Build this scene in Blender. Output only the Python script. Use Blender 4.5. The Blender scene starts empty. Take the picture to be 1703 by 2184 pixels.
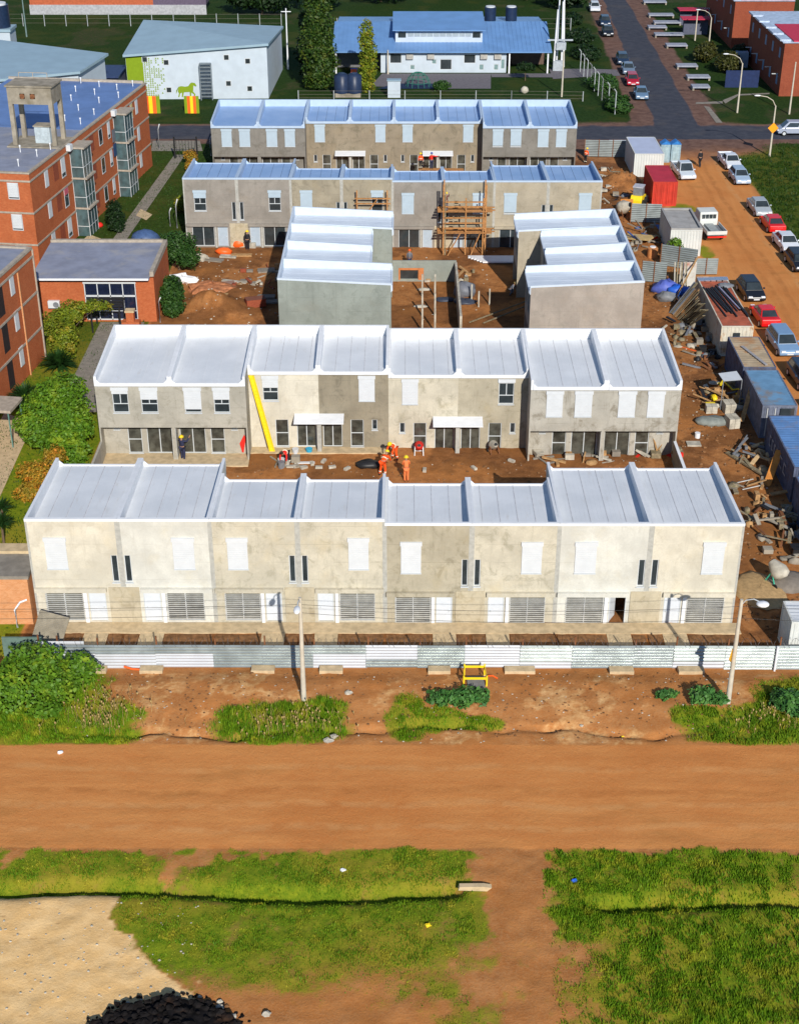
import bpy, math, random
import numpy as np
from mathutils import Vector, Matrix, noise
R=math.radians
rnd=random.Random(7)
S=bpy.context.scene; COL=S.collection
# ---------------- camera ----------------
FPX=3100.0; PITCH=R(29.16); CH=46.7; YAW=math.atan(8.5/3550)
cam=bpy.data.objects.new('camera',bpy.data.cameras.new('camera')); COL.objects.link(cam); S.camera=cam
cam.location=(0,0,CH); cam.rotation_euler=(math.pi/2-PITCH,0,YAW)
cam.data.sensor_fit='HORIZONTAL'; cam.data.sensor_width=36; cam.data.lens=36*FPX/1703.0
cam.data.clip_start=1; cam.data.clip_end=6000
S.render.resolution_x=798; S.render.resolution_y=1024
# ---------------- light ----------------
SUN_EL=R(30); SUN_AZ=R(13.5)   # sun stands behind the camera, a little to the right
W=bpy.data.worlds.new('World'); S.world=W; W.use_nodes=True
nt=W.node_tree; bg=nt.nodes['Background']
sky=nt.nodes.new('ShaderNodeTexSky'); sky.sky_type='NISHITA'; sky.sun_disc=False
sky.sun_elevation=SUN_EL; sky.sun_rotation=math.pi-SUN_AZ; sky.air_density=1.0; sky.dust_density=.05; sky.ozone_density=4.0
nt.links.new(sky.outputs[0],bg.inputs[0]); bg.inputs[1].default_value=0.10
sl=bpy.data.lights.new('sun','SUN'); sl.energy=4.6; sl.angle=R(.5); sl.color=(1,.95,.86)
so=bpy.data.objects.new('sun',sl); COL.objects.link(so)
sd=Vector((math.sin(SUN_AZ)*math.cos(SUN_EL),-math.cos(SUN_AZ)*math.cos(SUN_EL),math.sin(SUN_EL)))
so.rotation_euler=sd.to_track_quat('Z','Y').to_euler(); so.location=(20,-60,80)
S.view_settings.view_transform='Standard'; S.view_settings.look='None'; S.view_settings.exposure=0.0; S.view_settings.gamma=1
S.render.engine='CYCLES'
try: S.cycles.max_bounces=6; S.cycles.diffuse_bounces=3
except Exception: pass
# ---------------- measuring helpers: photograph pixel (1703 wide) -> world point ----------------
_c,_s=math.cos(PITCH),math.sin(PITCH)
def ray(x,y):
    a=(x-851.5)/FPX; b=(1092-y)/FPX; X,Y,Z=a,_c+b*_s,-_s+b*_c
    cy,sy=math.cos(YAW),math.sin(YAW); return X*cy-Y*sy,X*sy+Y*cy,Z
def G(x,y,z=0.0):
    r=ray(x,y); t=(z-CH)/r[2]; return r[0]*t,r[1]*t
def OY(x,y,Y):
    r=ray(x,y); t=Y/r[1]; return r[0]*t,CH+r[2]*t
# ---------------- mesh builder ----------------
class MB:
    def __init__(s): s.v=[]; s.f=[]; s.m=[]; s.sm=[]
    def face(s,pts,mi=0,sm=False):
        n=len(s.v); s.v+= [tuple(p) for p in pts]; s.f.append(tuple(range(n,n+len(pts)))); s.m.append(mi); s.sm.append(sm)
    def raw(s,vs,fs,mi=0,sm=False):
        n=len(s.v); s.v+=[tuple(p) for p in vs]
        for f in fs: s.f.append(tuple(i+n for i in f)); s.m.append(mi); s.sm.append(sm)
    def box(s,x0,x1,y0,y1,z0,z1,mi=0,M=None):
        if x0>x1:x0,x1=x1,x0
        if y0>y1:y0,y1=y1,y0
        if z0>z1:z0,z1=z1,z0
        vs=[(x0,y0,z0),(x1,y0,z0),(x1,y1,z0),(x0,y1,z0),(x0,y0,z1),(x1,y0,z1),(x1,y1,z1),(x0,y1,z1)]
        if M is not None: vs=[M@Vector(v) for v in vs]
        s.raw(vs,[(3,2,1,0),(4,5,6,7),(0,1,5,4),(1,2,6,5),(2,3,7,6),(3,0,4,7)],mi); return s
    def prism(s,prof,axis,a,b,mi=0):
        # prof: list of 2D pts ; axis 'x': (y,z) , 'y': (x,z), 'z': (x,y)
        def P(p,t): return {'x':(t,p[0],p[1]),'y':(p[0],t,p[1]),'z':(p[0],p[1],t)}[axis]
        n=len(prof); A=[P(p,a) for p in prof]; B=[P(p,b) for p in prof]
        fs=[tuple(range(n)),tuple(range(2*n-1,n-1,-1))]+[((i+1)%n,i,n+i,n+(i+1)%n) for i in range(n)]
        s.raw(A+B,fs,mi); return s
    def tube(s,pts,r,n=6,mi=0,r2=None,cap=True,sm=True):
        pts=[Vector(p) for p in pts]; k=len(pts); rings=[]
        for i,p in enumerate(pts):
            d=(pts[min(i+1,k-1)]-pts[max(i-1,0)]); d=d.normalized() if d.length>1e-6 else Vector((0,0,1))
            u=d.cross(Vector((0,0,1))); 
            if u.length<1e-3: u=d.cross(Vector((1,0,0)))
            u.normalize(); w=d.cross(u)
            rr=r if r2 is None else r+(r2-r)*i/(k-1)
            if isinstance(r,(list,tuple)): rr=r[i]
            rings.append([p+(u*math.cos(2*math.pi*j/n)+w*math.sin(2*math.pi*j/n))*rr for j in range(n)])
        vs=[q for rg in rings for q in rg]; fs=[]
        for i in range(k-1):
            for j in range(n): a=i*n+j; b=i*n+(j+1)%n; fs.append((a,b,b+n,a+n))
        s.raw(vs,fs,mi,sm)
        if cap:
            s.raw(rings[0],[tuple(range(n))],mi); s.raw(rings[-1],[tuple(range(n-1,-1,-1))],mi)
        return s
    def cyl(s,x,y,z0,z1,r,n=14,mi=0,r2=None): return s.tube([(x,y,z0),(x,y,z1)],r,n,mi,r2 if r2 is not None else r)
    def beam(s,a,b,w,h,mi=0):
        a=Vector(a); b=Vector(b); d=(b-a); L=d.length; q=d.to_track_quat('X','Z').to_matrix().to_4x4(); q.translation=a
        return s.box(0,L,-w/2,w/2,-h/2,h/2,mi,q)
    def blob(s,c,r,seg=8,rings=5,jit=.15,mi=0,sm=True,zmin=None):
        vs=[];fs=[]
        for i in range(rings+1):
            th=math.pi*i/rings
            for j in range(seg):
                ph=2*math.pi*j/seg; k=1+rnd.uniform(-jit,jit)
                z=c[2]+r[2]*math.cos(th)*k
                if zmin is not None: z=max(z,zmin)
                vs.append((c[0]+r[0]*math.sin(th)*math.cos(ph)*k,c[1]+r[1]*math.sin(th)*math.sin(ph)*k,z))
        for i in range(rings):
            for j in range(seg): a=i*seg+j;b=i*seg+(j+1)%seg; fs.append((a,a+seg,b+seg,b))
        s.raw(vs,fs,mi,sm); return s
    def build(s,name,mats,parent=None,loc=None,rotz=0,bevel=0):
        me=bpy.data.meshes.new(name); me.from_pydata(s.v,[],s.f)
        if not isinstance(mats,(list,tuple)): mats=[mats]
        for m in mats: me.materials.append(m)
        me.polygons.foreach_set('material_index',s.m); me.polygons.foreach_set('use_smooth',s.sm); me.update()
        o=bpy.data.objects.new(name,me); COL.objects.link(o)
        if parent is not None: o.parent=parent
        if loc is not None: o.location=loc
        o.rotation_euler.z=rotz
        if bevel:
            b=o.modifiers.new('bevel','BEVEL'); b.width=bevel; b.segments=2; b.limit_method='ANGLE'
        return o
def tag(o,label=None,cat=None,group=None,kind=None):
    if label: o['label']=label
    if cat: o['category']=cat
    if group: o['group']=group
    if kind: o['kind']=kind
    return o
def thing(name,label,cat,loc=(0,0,0),rotz=0,group=None):
    o=bpy.data.objects.new(name,None); COL.objects.link(o); o.empty_display_size=.3
    o.location=loc; o.rotation_euler.z=rotz; return tag(o,label,cat,group)
def copy_tree(o,parent=None):
    c=o.copy(); COL.objects.link(c); c.parent=parent
    for ch in list(o.children): copy_tree(ch,c)
    return c
# ---------------- materials ----------------
class NT:
    def __init__(s,name):
        s.m=bpy.data.materials.new(name); s.m.use_nodes=True; s.t=s.m.node_tree; s.b=s.t.nodes['Principled BSDF']
        s.pos=s.t.nodes.new('ShaderNodeNewGeometry').outputs['Position']
    def n(s,ty,**k):
        o=s.t.nodes.new(ty)
        for a,b in k.items(): setattr(o,a,b)
        return o
    def l(s,a,b): s.t.links.new(a,b)
    def noise(s,scale,detail=4,rough=.55,vec=(1,1,1),seed=0,dist=0):
        mp=s.n('ShaderNodeMapping'); s.l(s.pos,mp.inputs[0]); mp.inputs['Scale'].default_value=vec; mp.inputs['Location'].default_value=(seed*13.7,seed*7.1,seed*3.3)
        t=s.n('ShaderNodeTexNoise'); s.l(mp.outputs[0],t.inputs['Vector']); t.inputs['Scale'].default_value=scale; t.inputs['Detail'].default_value=detail; t.inputs['Roughness'].default_value=rough; t.inputs['Distortion'].default_value=dist
        return t.outputs['Fac']
    def ramp(s,f,a,b,c0=0,c1=1):
        r=s.n('ShaderNodeMapRange'); r.interpolation_type='SMOOTHSTEP'; s.l(f,r.inputs[0])
        r.inputs[1].default_value=a; r.inputs[2].default_value=b; r.inputs[3].default_value=c0; r.inputs[4].default_value=c1; return r.outputs[0]
    def mix(s,f,a,b,mode='MIX'):
        x=s.n('ShaderNodeMix',data_type='RGBA',blend_type=mode)
        if isinstance(f,(int,float)): x.inputs[0].default_value=f
        else: s.l(f,x.inputs[0])
        for v,i in ((a,6),(b,7)):
            if isinstance(v,(tuple,list)): x.inputs[i].default_value=(*v[:3],1)
            else: s.l(v,x.inputs[i])
        return x.outputs[2]
    def math(s,op,a,b=0.0):
        x=s.n('ShaderNodeMath',operation=op)
        for v,i in ((a,0),(b,1)):
            if isinstance(v,(int,float)): x.inputs[i].default_value=v
            else: s.l(v,x.inputs[i])
        return x.outputs[0]
    def col(s,c):
        if isinstance(c,(tuple,list)): s.b.inputs['Base Color'].default_value=(*c[:3],1)
        else: s.l(c,s.b.inputs['Base Color'])
    def bump(s,h,st=.3,d=.02):
        b=s.n('ShaderNodeBump'); b.inputs['Strength'].default_value=st; b.inputs['Distance'].default_value=d; s.l(h,b.inputs['Height']); s.l(b.outputs[0],s.b.inputs['Normal'])
    def fin(s,rough=.8,metal=0,spec=.3):
        s.b.inputs['Roughness'].default_value=rough; s.b.inputs['Metallic'].default_value=metal; s.b.inputs['Specular IOR Level'].default_value=spec; return s.m
def mul(c,k): return tuple(min(1,x*k) for x in c)
MC={}
def plain(name,c,rough=.7,metal=0,spec=.3,var=.18,scale=3.0,dirt=None,bump=0):
    if name in MC: return MC[name]
    t=NT(name); a=t.mix(t.ramp(t.noise(scale,5),.3,.7),mul(c,1-var),mul(c,1+var*.6))
    if dirt: a=t.mix(t.ramp(t.noise(scale*.5,6,.65,seed=4),.5,.72,0,.85),a,dirt)
    t.col(a)
    if bump: t.bump(t.noise(scale*12,3),bump,.02)
    MC[name]=t.fin(rough,metal,spec); return MC[name]
def concrete(name,c,stain,amt=.5,warm=(.55,.40,.22),warmamt=.3,seed=0):
    t=NT(name)
    a=t.mix(t.ramp(t.noise(.55,5,.6,seed=seed),.32,.68),mul(c,.86),mul(c,1.10))
    a=t.mix(t.ramp(t.noise(1.1,8,.72,seed=seed+1,dist=.6),.50,.66,0,amt),a,stain)
    a=t.mix(t.ramp(t.noise(1.0,6,.7,vec=(3,3,.35),seed=seed+2),.52,.75,0,amt*.75),a,mul(stain,.85))
    a=t.mix(t.ramp(t.noise(.7,6,.6,seed=seed+3),.5,.75,0,warmamt),a,warm)
    a=t.mix(t.ramp(t.noise(9,4,.7,seed=seed+5),.35,.65,0,.22),a,mul(c,.7))
    # formwork lines, every 1.15 m up the wall
    sx=t.n('ShaderNodeSeparateXYZ'); t.l(t.pos,sx.inputs[0])
    w=t.math('FRACT',t.math('DIVIDE',sx.outputs[2],1.17)); ln=t.ramp(t.math('ABSOLUTE',t.math('SUBTRACT',w,.5)),0,.022,1,0)
    a=t.mix(t.math('MULTIPLY',ln,t.ramp(t.noise(.8,2,seed=seed+6),.4,.6,0,.45)),a,mul(stain,.8))
    t.col(a); t.bump(t.noise(7,6,seed=seed),.25,.03); return t.fin(.9,0,.15)
CREAM=concrete('cream_render',(.66,.61,.50),(.48,.43,.33),.50,(.62,.52,.33),.32,1)
PALE=concrete('pale_render',(.66,.645,.58),(.52,.49,.42),.42,(.64,.56,.38),.28,2)
BEIGE=concrete('beige_concrete',(.58,.53,.42),(.33,.30,.215),.70,(.55,.44,.25),.36,3)
TAN=concrete('stained_tan_concrete',(.45,.40,.30),(.24,.21,.14),.68,(.43,.34,.18),.30,4)
GREY=concrete('grey_concrete',(.44,.41,.345),(.25,.23,.175),.62,(.36,.30,.20),.2,5)
DGREY=concrete('dark_weathered_concrete',(.30,.26,.19),(.17,.15,.11),.65,(.34,.26,.15),.22,6)
PATCH=concrete('patched_grey_concrete',(.46,.43,.37),(.23,.20,.15),.80,(.33,.28,.20),.2,7)
GREEN=concrete('greenish_grey_concrete',(.30,.325,.29),(.20,.22,.19),.55,(.32,.28,.21),.2,8)
PINK=concrete('pinkish_concrete',(.41,.35,.30),(.28,.26,.22),.55,(.46,.33,.22),.25,9)
R4A=concrete('dimmed_taupe_concrete',(.31,.28,.245),(.20,.18,.15),.50,(.33,.26,.18),.2,12)  # far-row concretes: dimmer exposure back there is lowered into the base colours
R4B=concrete('dimmed_tan_concrete',(.36,.315,.235),(.20,.175,.125),.65,(.38,.29,.16),.28,13)
R4C=concrete('dimmed_cream_concrete',(.43,.375,.285),(.26,.225,.16),.5,(.44,.34,.2),.3,14)
R5A=concrete('dimmed_grey_concrete',(.235,.22,.195),(.14,.13,.105),.6,(.26,.21,.14),.2,15)  # farthest row, darkened further in colour for the dimmer distance
R5B=concrete('dimmed_brown_streaked_concrete',(.30,.25,.18),(.16,.14,.095),.7,(.36,.27,.15),.35,16)
JOINT=plain('cement_joint',(.44,.43,.39),.9,0,.1,.15,4)
WHITE=plain('white_metal',(.74,.76,.79),.42,0,.5,.05,1.5)
CAPB=plain('sky_tinted_coping',(.46,.57,.72),.6,0,.3,.05,2)  # white coping of the far rows, blue of the sky put into its colour
CAPW=plain('faint_sky_tint_coping',(.62,.69,.78),.6,0,.3,.05,2)  # same white coping with a weaker painted sky tint, for the wings
CAP=plain('white_coping',(.80,.81,.83),.6,0,.3,.05,2)
ROOFM=None
def roofmat():
    t=NT('white_roof_sheet'); a=t.mix(t.ramp(t.noise(.35,5,.6),.35,.7),(.68,.70,.725),(.78,.795,.815))
    a=t.mix(t.ramp(t.noise(1.2,7,.7,vec=(2.5,.5,1),seed=3),.56,.78,0,.5),a,(.55,.50,.44)); t.col(a); return t.fin(.40,0,.6)
ROOFM=roofmat()
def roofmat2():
    t=NT('sky_tinted_roof_sheet'); a=t.mix(t.ramp(t.noise(.35,5,.6),.35,.7),(.22,.36,.62),(.30,.44,.70)); t.col(a); return t.fin(.35,0,.6)  # white sheet; the sky's reflection is tinted into the base colour
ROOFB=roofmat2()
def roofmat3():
    t=NT('faint_sky_tint_roof_sheet'); a=t.mix(t.ramp(t.noise(.35,5,.6),.35,.7),(.50,.56,.65),(.58,.64,.72)); t.col(a); return t.fin(.35,0,.6)  # wing roofs: a paler sky reflection tinted into the white
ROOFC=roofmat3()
SEAM=plain('roof_seam',(.60,.60,.62),.6)
SHUT=plain('white_shutter',(.66,.68,.70),.5,0,.3,.04,2)
SHUTB=plain('sky_tinted_shutter',(.45,.55,.63),.5,0,.3,.04,2)  # white shutter carrying the far rows' painted sky tint
FRAME=plain('aluminium_frame',(.60,.63,.65),.4,0,.5,.05)
GLASSL=plain('pane_lit_room_tone',(.15,.15,.13),.2,0,.6,.45,1.0)  # pane colour lightened to stand for the lit room behind
GLASS=plain('dark_glass',(.035,.045,.05),.08,0,.8,.3,1.2)
DARKIN=plain('interior_floor',(.16,.15,.13),.9)
BAR=plain('galvanised_bar',(.62,.62,.60),.45,.2)
DOORB=plain('pale_grey_door',(.66,.69,.73),.5,0,.3,.04)
DOORD=plain('blue_grey_door',(.42,.50,.58),.5,0,.3,.05)
BOARD=concrete('board_marked_concrete',(.54,.47,.34),(.34,.28,.18),.7,(.50,.38,.2),.3,11)
BRICKM={}
def brick(name,c1,c2,mortar,sc=3.2):
    t=NT(name); 
    cb=t.n('ShaderNodeSeparateXYZ'); t.l(t.pos,cb.inputs[0]); cx=t.n('ShaderNodeCombineXYZ'); t.l(t.math('ADD',cb.outputs[0],cb.outputs[1]),cx.inputs[0]); t.l(cb.outputs[2],cx.inputs[1])
    b=t.n('ShaderNodeTexBrick'); t.l(cx.outputs[0],b.inputs[0]); b.inputs['Scale'].default_value=sc; b.inputs['Color1'].default_value=(*c1,1); b.inputs['Color2'].default_value=(*c2,1); b.inputs['Mortar'].default_value=(*mortar,1); b.inputs['Mortar Size'].default_value=.012; b.inputs['Bias'].default_value=-.1
    a=t.mix(t.ramp(t.noise(.6,6,.65),.45,.72,0,.4),b.outputs[0],mul(c1,.68)); a=t.mix(t.ramp(t.noise(2.2,6,.6,vec=(1,1,.4),seed=2),.55,.7,0,.35),a,mul(c2,1.15)); t.col(a); return t.fin(.85,0,.2)
BRICK=brick('orange_brick',(.44,.105,.035),(.52,.15,.055),(.40,.17,.09))
BRICKL=brick('light_orange_brick',(.62,.26,.10),(.70,.34,.16),(.60,.40,.26))
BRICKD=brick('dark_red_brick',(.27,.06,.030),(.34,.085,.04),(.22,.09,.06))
BAND=plain('concrete_band',(.42,.36,.29),.85)
RUST=plain('rusty_steel',(.22,.09,.04),.8,.1,.3,.3,4)
WOOD=plain('raw_timber',(.46,.27,.12),.8,0,.2,.3,5)
WOODG=plain('weathered_timber',(.27,.22,.14),.85,0,.2,.35,6,(.12,.12,.05))
BLACK=plain('black_plastic',(.02,.02,.022),.45)
TYRE=plain('tyre_rubber',(.02,.02,.02),.8)
POLE=plain('concrete_pole',(.58,.52,.42),.8,0,.2,.1)
GALV=plain('grey_green_sheet',(.42,.46,.44),.36,.75,.5,.18,1.3)
GALW=plain('white_painted_sheet',(.50,.52,.555),.45,0,.4,.05,1.3)
GALM=plain('worn_sheet',(.40,.44,.43),.36,.65,.5,.22,1.1)
ORANGE=plain('hi_vis_orange',(.95,.10,.015),.7,0,.2,.08)
ORANGE2=plain('faded_orange_cloth',(.90,.24,.08),.7,0,.2,.08)
REDC=plain('red_cloth',(.75,.03,.02),.7,0,.2,.1)
NAVY=plain('navy_cloth',(.03,.035,.08),.8)
DCLOTH=plain('dark_cloth',(.02,.02,.025),.8)
GCLOTH=plain('grey_cloth',(.16,.17,.2),.8)
SKIN=plain('skin',(.40,.22,.14),.6)
HAIR=plain('dark_hair',(.03,.02,.015),.7)
YEL=plain('yellow_plastic',(.90,.66,.02),.4,0,.4,.05)
ORP=plain('orange_plastic',(.95,.14,.02),.45,0,.4,.05)
REFL=plain('reflective_tape',(.85,.80,.62),.4,0,.4,.03)
GREYP=plain('grey_plastic',(.20,.21,.23),.5)
BLUEP=plain('blue_tarpaulin',(.02,.12,.60),.45,0,.4,.2)
BLUED=plain('blue_paint',(.03,.07,.17),.5)
SOILC=plain('brown_soil',(.25,.125,.055),.95,0,.1,.35,3,bump=.5)
SANDC=plain('yellow_sand',(.50,.33,.16),.95,0,.1,.2,4,bump=.5)
SLABC=plain('path_concrete',(.60,.46,.28),.9,0,.1,.18,2.5,bump=.2)
SLABG=plain('grey_paving',(.27,.24,.20),.9,0,.15,.18,2,bump=.3)
STONE=plain('stone_grey',(.50,.46,.38),.9,0,.15,.3,2)
# ---------------- terrain ----------------
def sst(a,b,x):
    t=np.clip((x-a)/(b-a),0,1); return t*t*(3-2*t)
def vn(x,y,seed=0):
    # smooth value noise on numpy arrays
    xi=np.floor(x).astype(np.int64); yi=np.floor(y).astype(np.int64); fx=x-xi; fy=y-yi; fx=fx*fx*(3-2*fx); fy=fy*fy*(3-2*fy)
    def h(a,b):
        n=(a*374761393+b*668265263+seed*982451653)&0x7fffffff; n=((n^(n>>13))*1274126177)&0x7fffffff; return ((n^(n>>16))&0xffff)/65535.0
    return (h(xi,yi)*(1-fx)+h(xi+1,yi)*fx)*(1-fy)+(h(xi,yi+1)*(1-fx)+h(xi+1,yi+1)*fx)*fy
def fbm(x,y,sc,seed=0,o=4):
    r=0;a=.5;t=0
    for i in range(o): r=r+a*vn(x*sc,y*sc,seed+i); t+=a; a*=.55; sc*=2.1
    return r/t
def ell(x,y,cx,cy,rx,ry): return np.sqrt(((x-cx)/rx)**2+((y-cy)/ry)**2)
def ditchY_left(x): return 48.75+.25*np.sin(x*.35)-.08*(x+18)*.05
def ditchY_right(x): return 48.05+.15*np.sin(x*.5)
def crackY(x): return 60.35+.35*np.sin(x*.22+1)+.22*np.sin(x*.9)+.1*np.sin(x*2.3)
def height(x,y):
    n=fbm(x,y,.5,3); n2=fbm(x,y,2.2,5)
    h=0*x
    soft=sst(66.5,65,y)*(1-sst(51.2,52,y)*sst(59.8,59,y))
    h=h+soft*((n-.5)*.22+(n2-.5)*.07)
    constr=sst(66,70,y)*sst(180,170,y)*sst(-21,-20,x)*sst(27,26,x)
    h=h+constr*((n-.5)*.10+(n2-.5)*.10)
    rd=sst(51.2,52,y)*sst(59.8,59,y); h=h+rd*((fbm(x*.25,y*1.6,.8,9)-.5)*.05)
    L=sst(3.2,2.2,x); Rr=sst(7.6,9.2,x)
    h=h-L*.50*np.exp(-((y-ditchY_left(x))/.42)**2) - Rr*.50*np.exp(-((y-ditchY_right(x))/.42)**2)
    cr=sst(-19,-16,x)*sst(17,14,x)
    h=h-cr*.32*np.exp(-((y-crackY(x))/.20)**2)*(.35+.9*vn(x*1.3,y*0,17))
    # gentle bank of the verge down to the road
    h=h+.25*sst(60.2,62.5,y)*sst(66,64,y)*sst(26,20,abs(x))
    # heaps of earth in the left yard
    for cx,cy,r,a in ((-17.2,121.0,1.9,1.3),(-15.3,119.6,2.2,.9),(24.2,158,2.4,1.5),(23.6,151,1.6,.7),(-14.2,124,2.0,.5)):
        h=h+a*np.exp(-(((x-cx)**2+(y-cy)**2)/(r*r))*1.3)*(0.8+.4*n2)
    return h
def ax(parts):
    r=[]
    for a,b,st in parts: r+=list(np.arange(a,b,st))
    return np.array(r+[parts[-1][1]])
XS=ax([(-900,-120,60),(-120,-60,6),(-60,-28,1),(-28,26,.25),(26,60,.5),(60,120,6),(120,900,60)])
YS=ax([(-60,36,8),(36,66,.2),(66,100,.35),(100,180,.5),(180,300,1.25),(300,420,8),(420,2200,120)])
def zones(X,Y):
    n=fbm(X,Y,.35,21); n2=fbm(X,Y,1.3,31); n3=fbm(X,Y,.12,41)
    j=(n-.5)*1.6+(n2-.5)*.8
    grass=np.zeros_like(X); sand=np.zeros_like(X); asph=np.zeros_like(X); dark=np.zeros_like(X); lawn=np.zeros_like(X); orng=np.zeros_like(X)
    # south of the road
    so_=sst(51.65,51.05,Y+j*.42+(fbm(X,Y,2.6,95,2)-.5)*.7)
    trackl=2.85+(51.3-Y)*.17; trackr=6.95-(51.3-Y)*.05
    je=(fbm(X,Y,.9,91)-.5)*2.2+(fbm(X,Y,3.0,93,2)-.5)*.9
    track=sst(-.5,.5,X-trackl+je)*sst(.5,-.5,X-trackr-je*.9)
    ruts=np.exp(-((X-4.55+.02*(Y-41))/.32)**2)+np.exp(-((X-6.15)/.30)**2)
    low=sst(46.6,44.6,Y+j*.8); track=track*(1-low)+low*np.clip(ruts,0,1)*.62*sst(.25,.5,n2+.2)
    wide=sst(45.8,42.6,Y+j*1.2)*sst(-9,-3,X)*sst(9.5,7,X+j)*.50*sst(.30,.62,n+.25*(n2-.5))
    wide=np.maximum(wide,sst(47.2,44.8,Y+j)*sst(1.2,3.8,X+je*.8)*sst(9.6,7.0,X+je*.8)*(.42+.45*sst(.35,.6,fbm(X,Y,1.1,97))))
    g=so_*(1-track)*(1-wide)
    # pale sand field at left
    sl_=sst(48.75,48.45,Y+.10*j)*sst(.6,-.5,X-(-12.6+np.maximum(0,46.4-Y)*.95)+j*1.3+je*.9)
    g=g*(1-sl_); sand=np.maximum(sand,sl_)
    g=g*(1-.75*sst(-15,-17.5,X+j)*sst(50.2,51.2,Y)*sst(.45,.6,n2)); 
    brn=so_*sst(43.3,42.0,Y+j*.5)*sst(-14,-10,X)*sst(4,-3,X); g=g*(1-.8*brn)
    pat=sst(.60,.70,fbm(X,Y,.45,55)+.35*(n2-.5)); g=g*(1-.72*pat*sst(-2,-6,X)*sst(48.9,49.4,Y)); g=g*(1-.35*sst(.62,.72,fbm(X,Y,.6,57)))
    g=g*(1-.5*sst(45.5,43.0,Y)*sst(.45,.6,fbm(X,Y,.5,59))*sst(9,6,X))
    grass=np.maximum(grass,g)
    # verge patches north of the road
    V=sst(65.8,65.2,Y)*sst(58.9,59.4,Y)
    pt=0*X
    for cx,cy,rx,ry in ((-18.4,60.2,5.2,1.35),(-19.5,63.2,3.6,3.0),(-16.0,61.2,2.6,1.6),(-6.6,60.9,3.1,1.9),(-4.7,61.6,1.6,1.5),(.3,61.6,1.1,1.9),(1.9,61.3,1.6,1.0),(3.7,60.9,1.2,.55),(19.4,60.9,4.6,1.7),(15.6,61.4,1.6,.8),(22,62.8,3.4,2.4)):
        pt=np.maximum(pt,sst(1.35,.70,ell(X,Y,cx,cy,rx,ry)+j*.62))
    grass=np.maximum(grass,V*pt)
    pal=V*sst(.44,.66,n+.45*(n2-.5)+.25*(fbm(X,Y,4.0,77,2)-.5))*.42; sand=np.maximum(sand,pal*(1-pt)); orng=np.maximum(orng,V*sst(.5,.7,n2)*.5)
    road=sst(51.3,51.7,Y)*sst(59.4,59.0,Y); orng=np.maximum(orng,road)
    # building site
    site=sst(66,66.5,Y)*sst(176,173,Y+j)*sst(-21.9,-21.3,X+.2*j)*sst(29,27,X)
    dark=np.maximum(dark,site*(.45+.5*sst(.42,.6,n)))
    # dirt street
    st_=sst(27.2,28.6,X+j*.6)*sst(39.0,38.2,X+.4*j+np.maximum(0,120-Y)*.0)*sst(177.0,175,Y)*sst(59,60,Y); orng=np.maximum(orng,st_)
    dark=dark*(1-st_)
    gr=sst(38.2,39.0,X+.4*j)*sst(176.8,175.2,Y+j*.5)*sst(60,62,Y); grass=np.maximum(grass,gr); lawn=np.maximum(lawn,gr*.75)
    corner=sst(9,4,np.hypot(X-38,Y-176)); grass=grass*(1-corner*.9); lawn=lawn*(1-corner*.9)
    gp=sst(1.3,.7,ell(X,Y,29.6,149.0,1.5,2.2)+j*.4)+sst(1.3,.7,ell(X,Y,29.3,135.5,.9,2.5)+j*.4); grass=np.maximum(grass,np.clip(gp,0,1)*.7)
    # gardens to the west
    we=sst(-21.6,-22.1,X)*sst(66,68,Y)*sst(176.5,175.8,Y); grass=np.maximum(grass,we); lawn=np.maximum(lawn,we*sst(95,130,Y)*.9)
    # north of the cross road
    no=sst(184.0,184.8,Y+.3*j); sx=31.9+np.clip(Y-183,0,200)*.045; ex=37.2+np.clip(Y-183,0,200)*.030
    vl=sst(-3.4,-2.4,X-sx+.3*j)*sst(3.6,2.4,X-ex+.3*j)
    grass=np.maximum(grass,no*(1-vl)); lawn=np.maximum(lawn,no)  # lawn weight also paints the dim far exposure into the grass colour
    bare=no*sst(.56,.68,n3+.3*(n-.5))*.35; grass=grass*(1-bare)
    # asphalt
    cr_=sst(176.9,177.2,Y+.12*j)*sst(183.9,183.6,Y+.12*j); ns=sst(183,184,Y)*sst(-.25,.1,X-sx+.1*j)*sst(.25,-.1,X-ex+.1*j)
    asph=np.maximum(cr_,ns); 
    edge=sst(183.5,184.0,Y)*sst(187,184.2,Y+j*.5)*sst(10,28,X)*sst(46,40,X)*(1-asph); grass=grass*(1-.8*edge)
    e2=sst(174.5,175.8,Y+j*.4)*(1-asph)*sst(178,177,Y); grass=grass*(1-.9*e2)
    dk=sst(168,176,Y)*(1-asph)*.95; orng=orng*(1-.75*dk); dark=np.maximum(dark,dk); dark=np.maximum(dark,no*.6)
    lawn=np.maximum(lawn,sst(163,176,Y+j*3)); grass=grass*(1-asph); orng=orng*(1-asph); dark=dark*(1-asph)
    return grass,sand,asph,dark,lawn,orng
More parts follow.
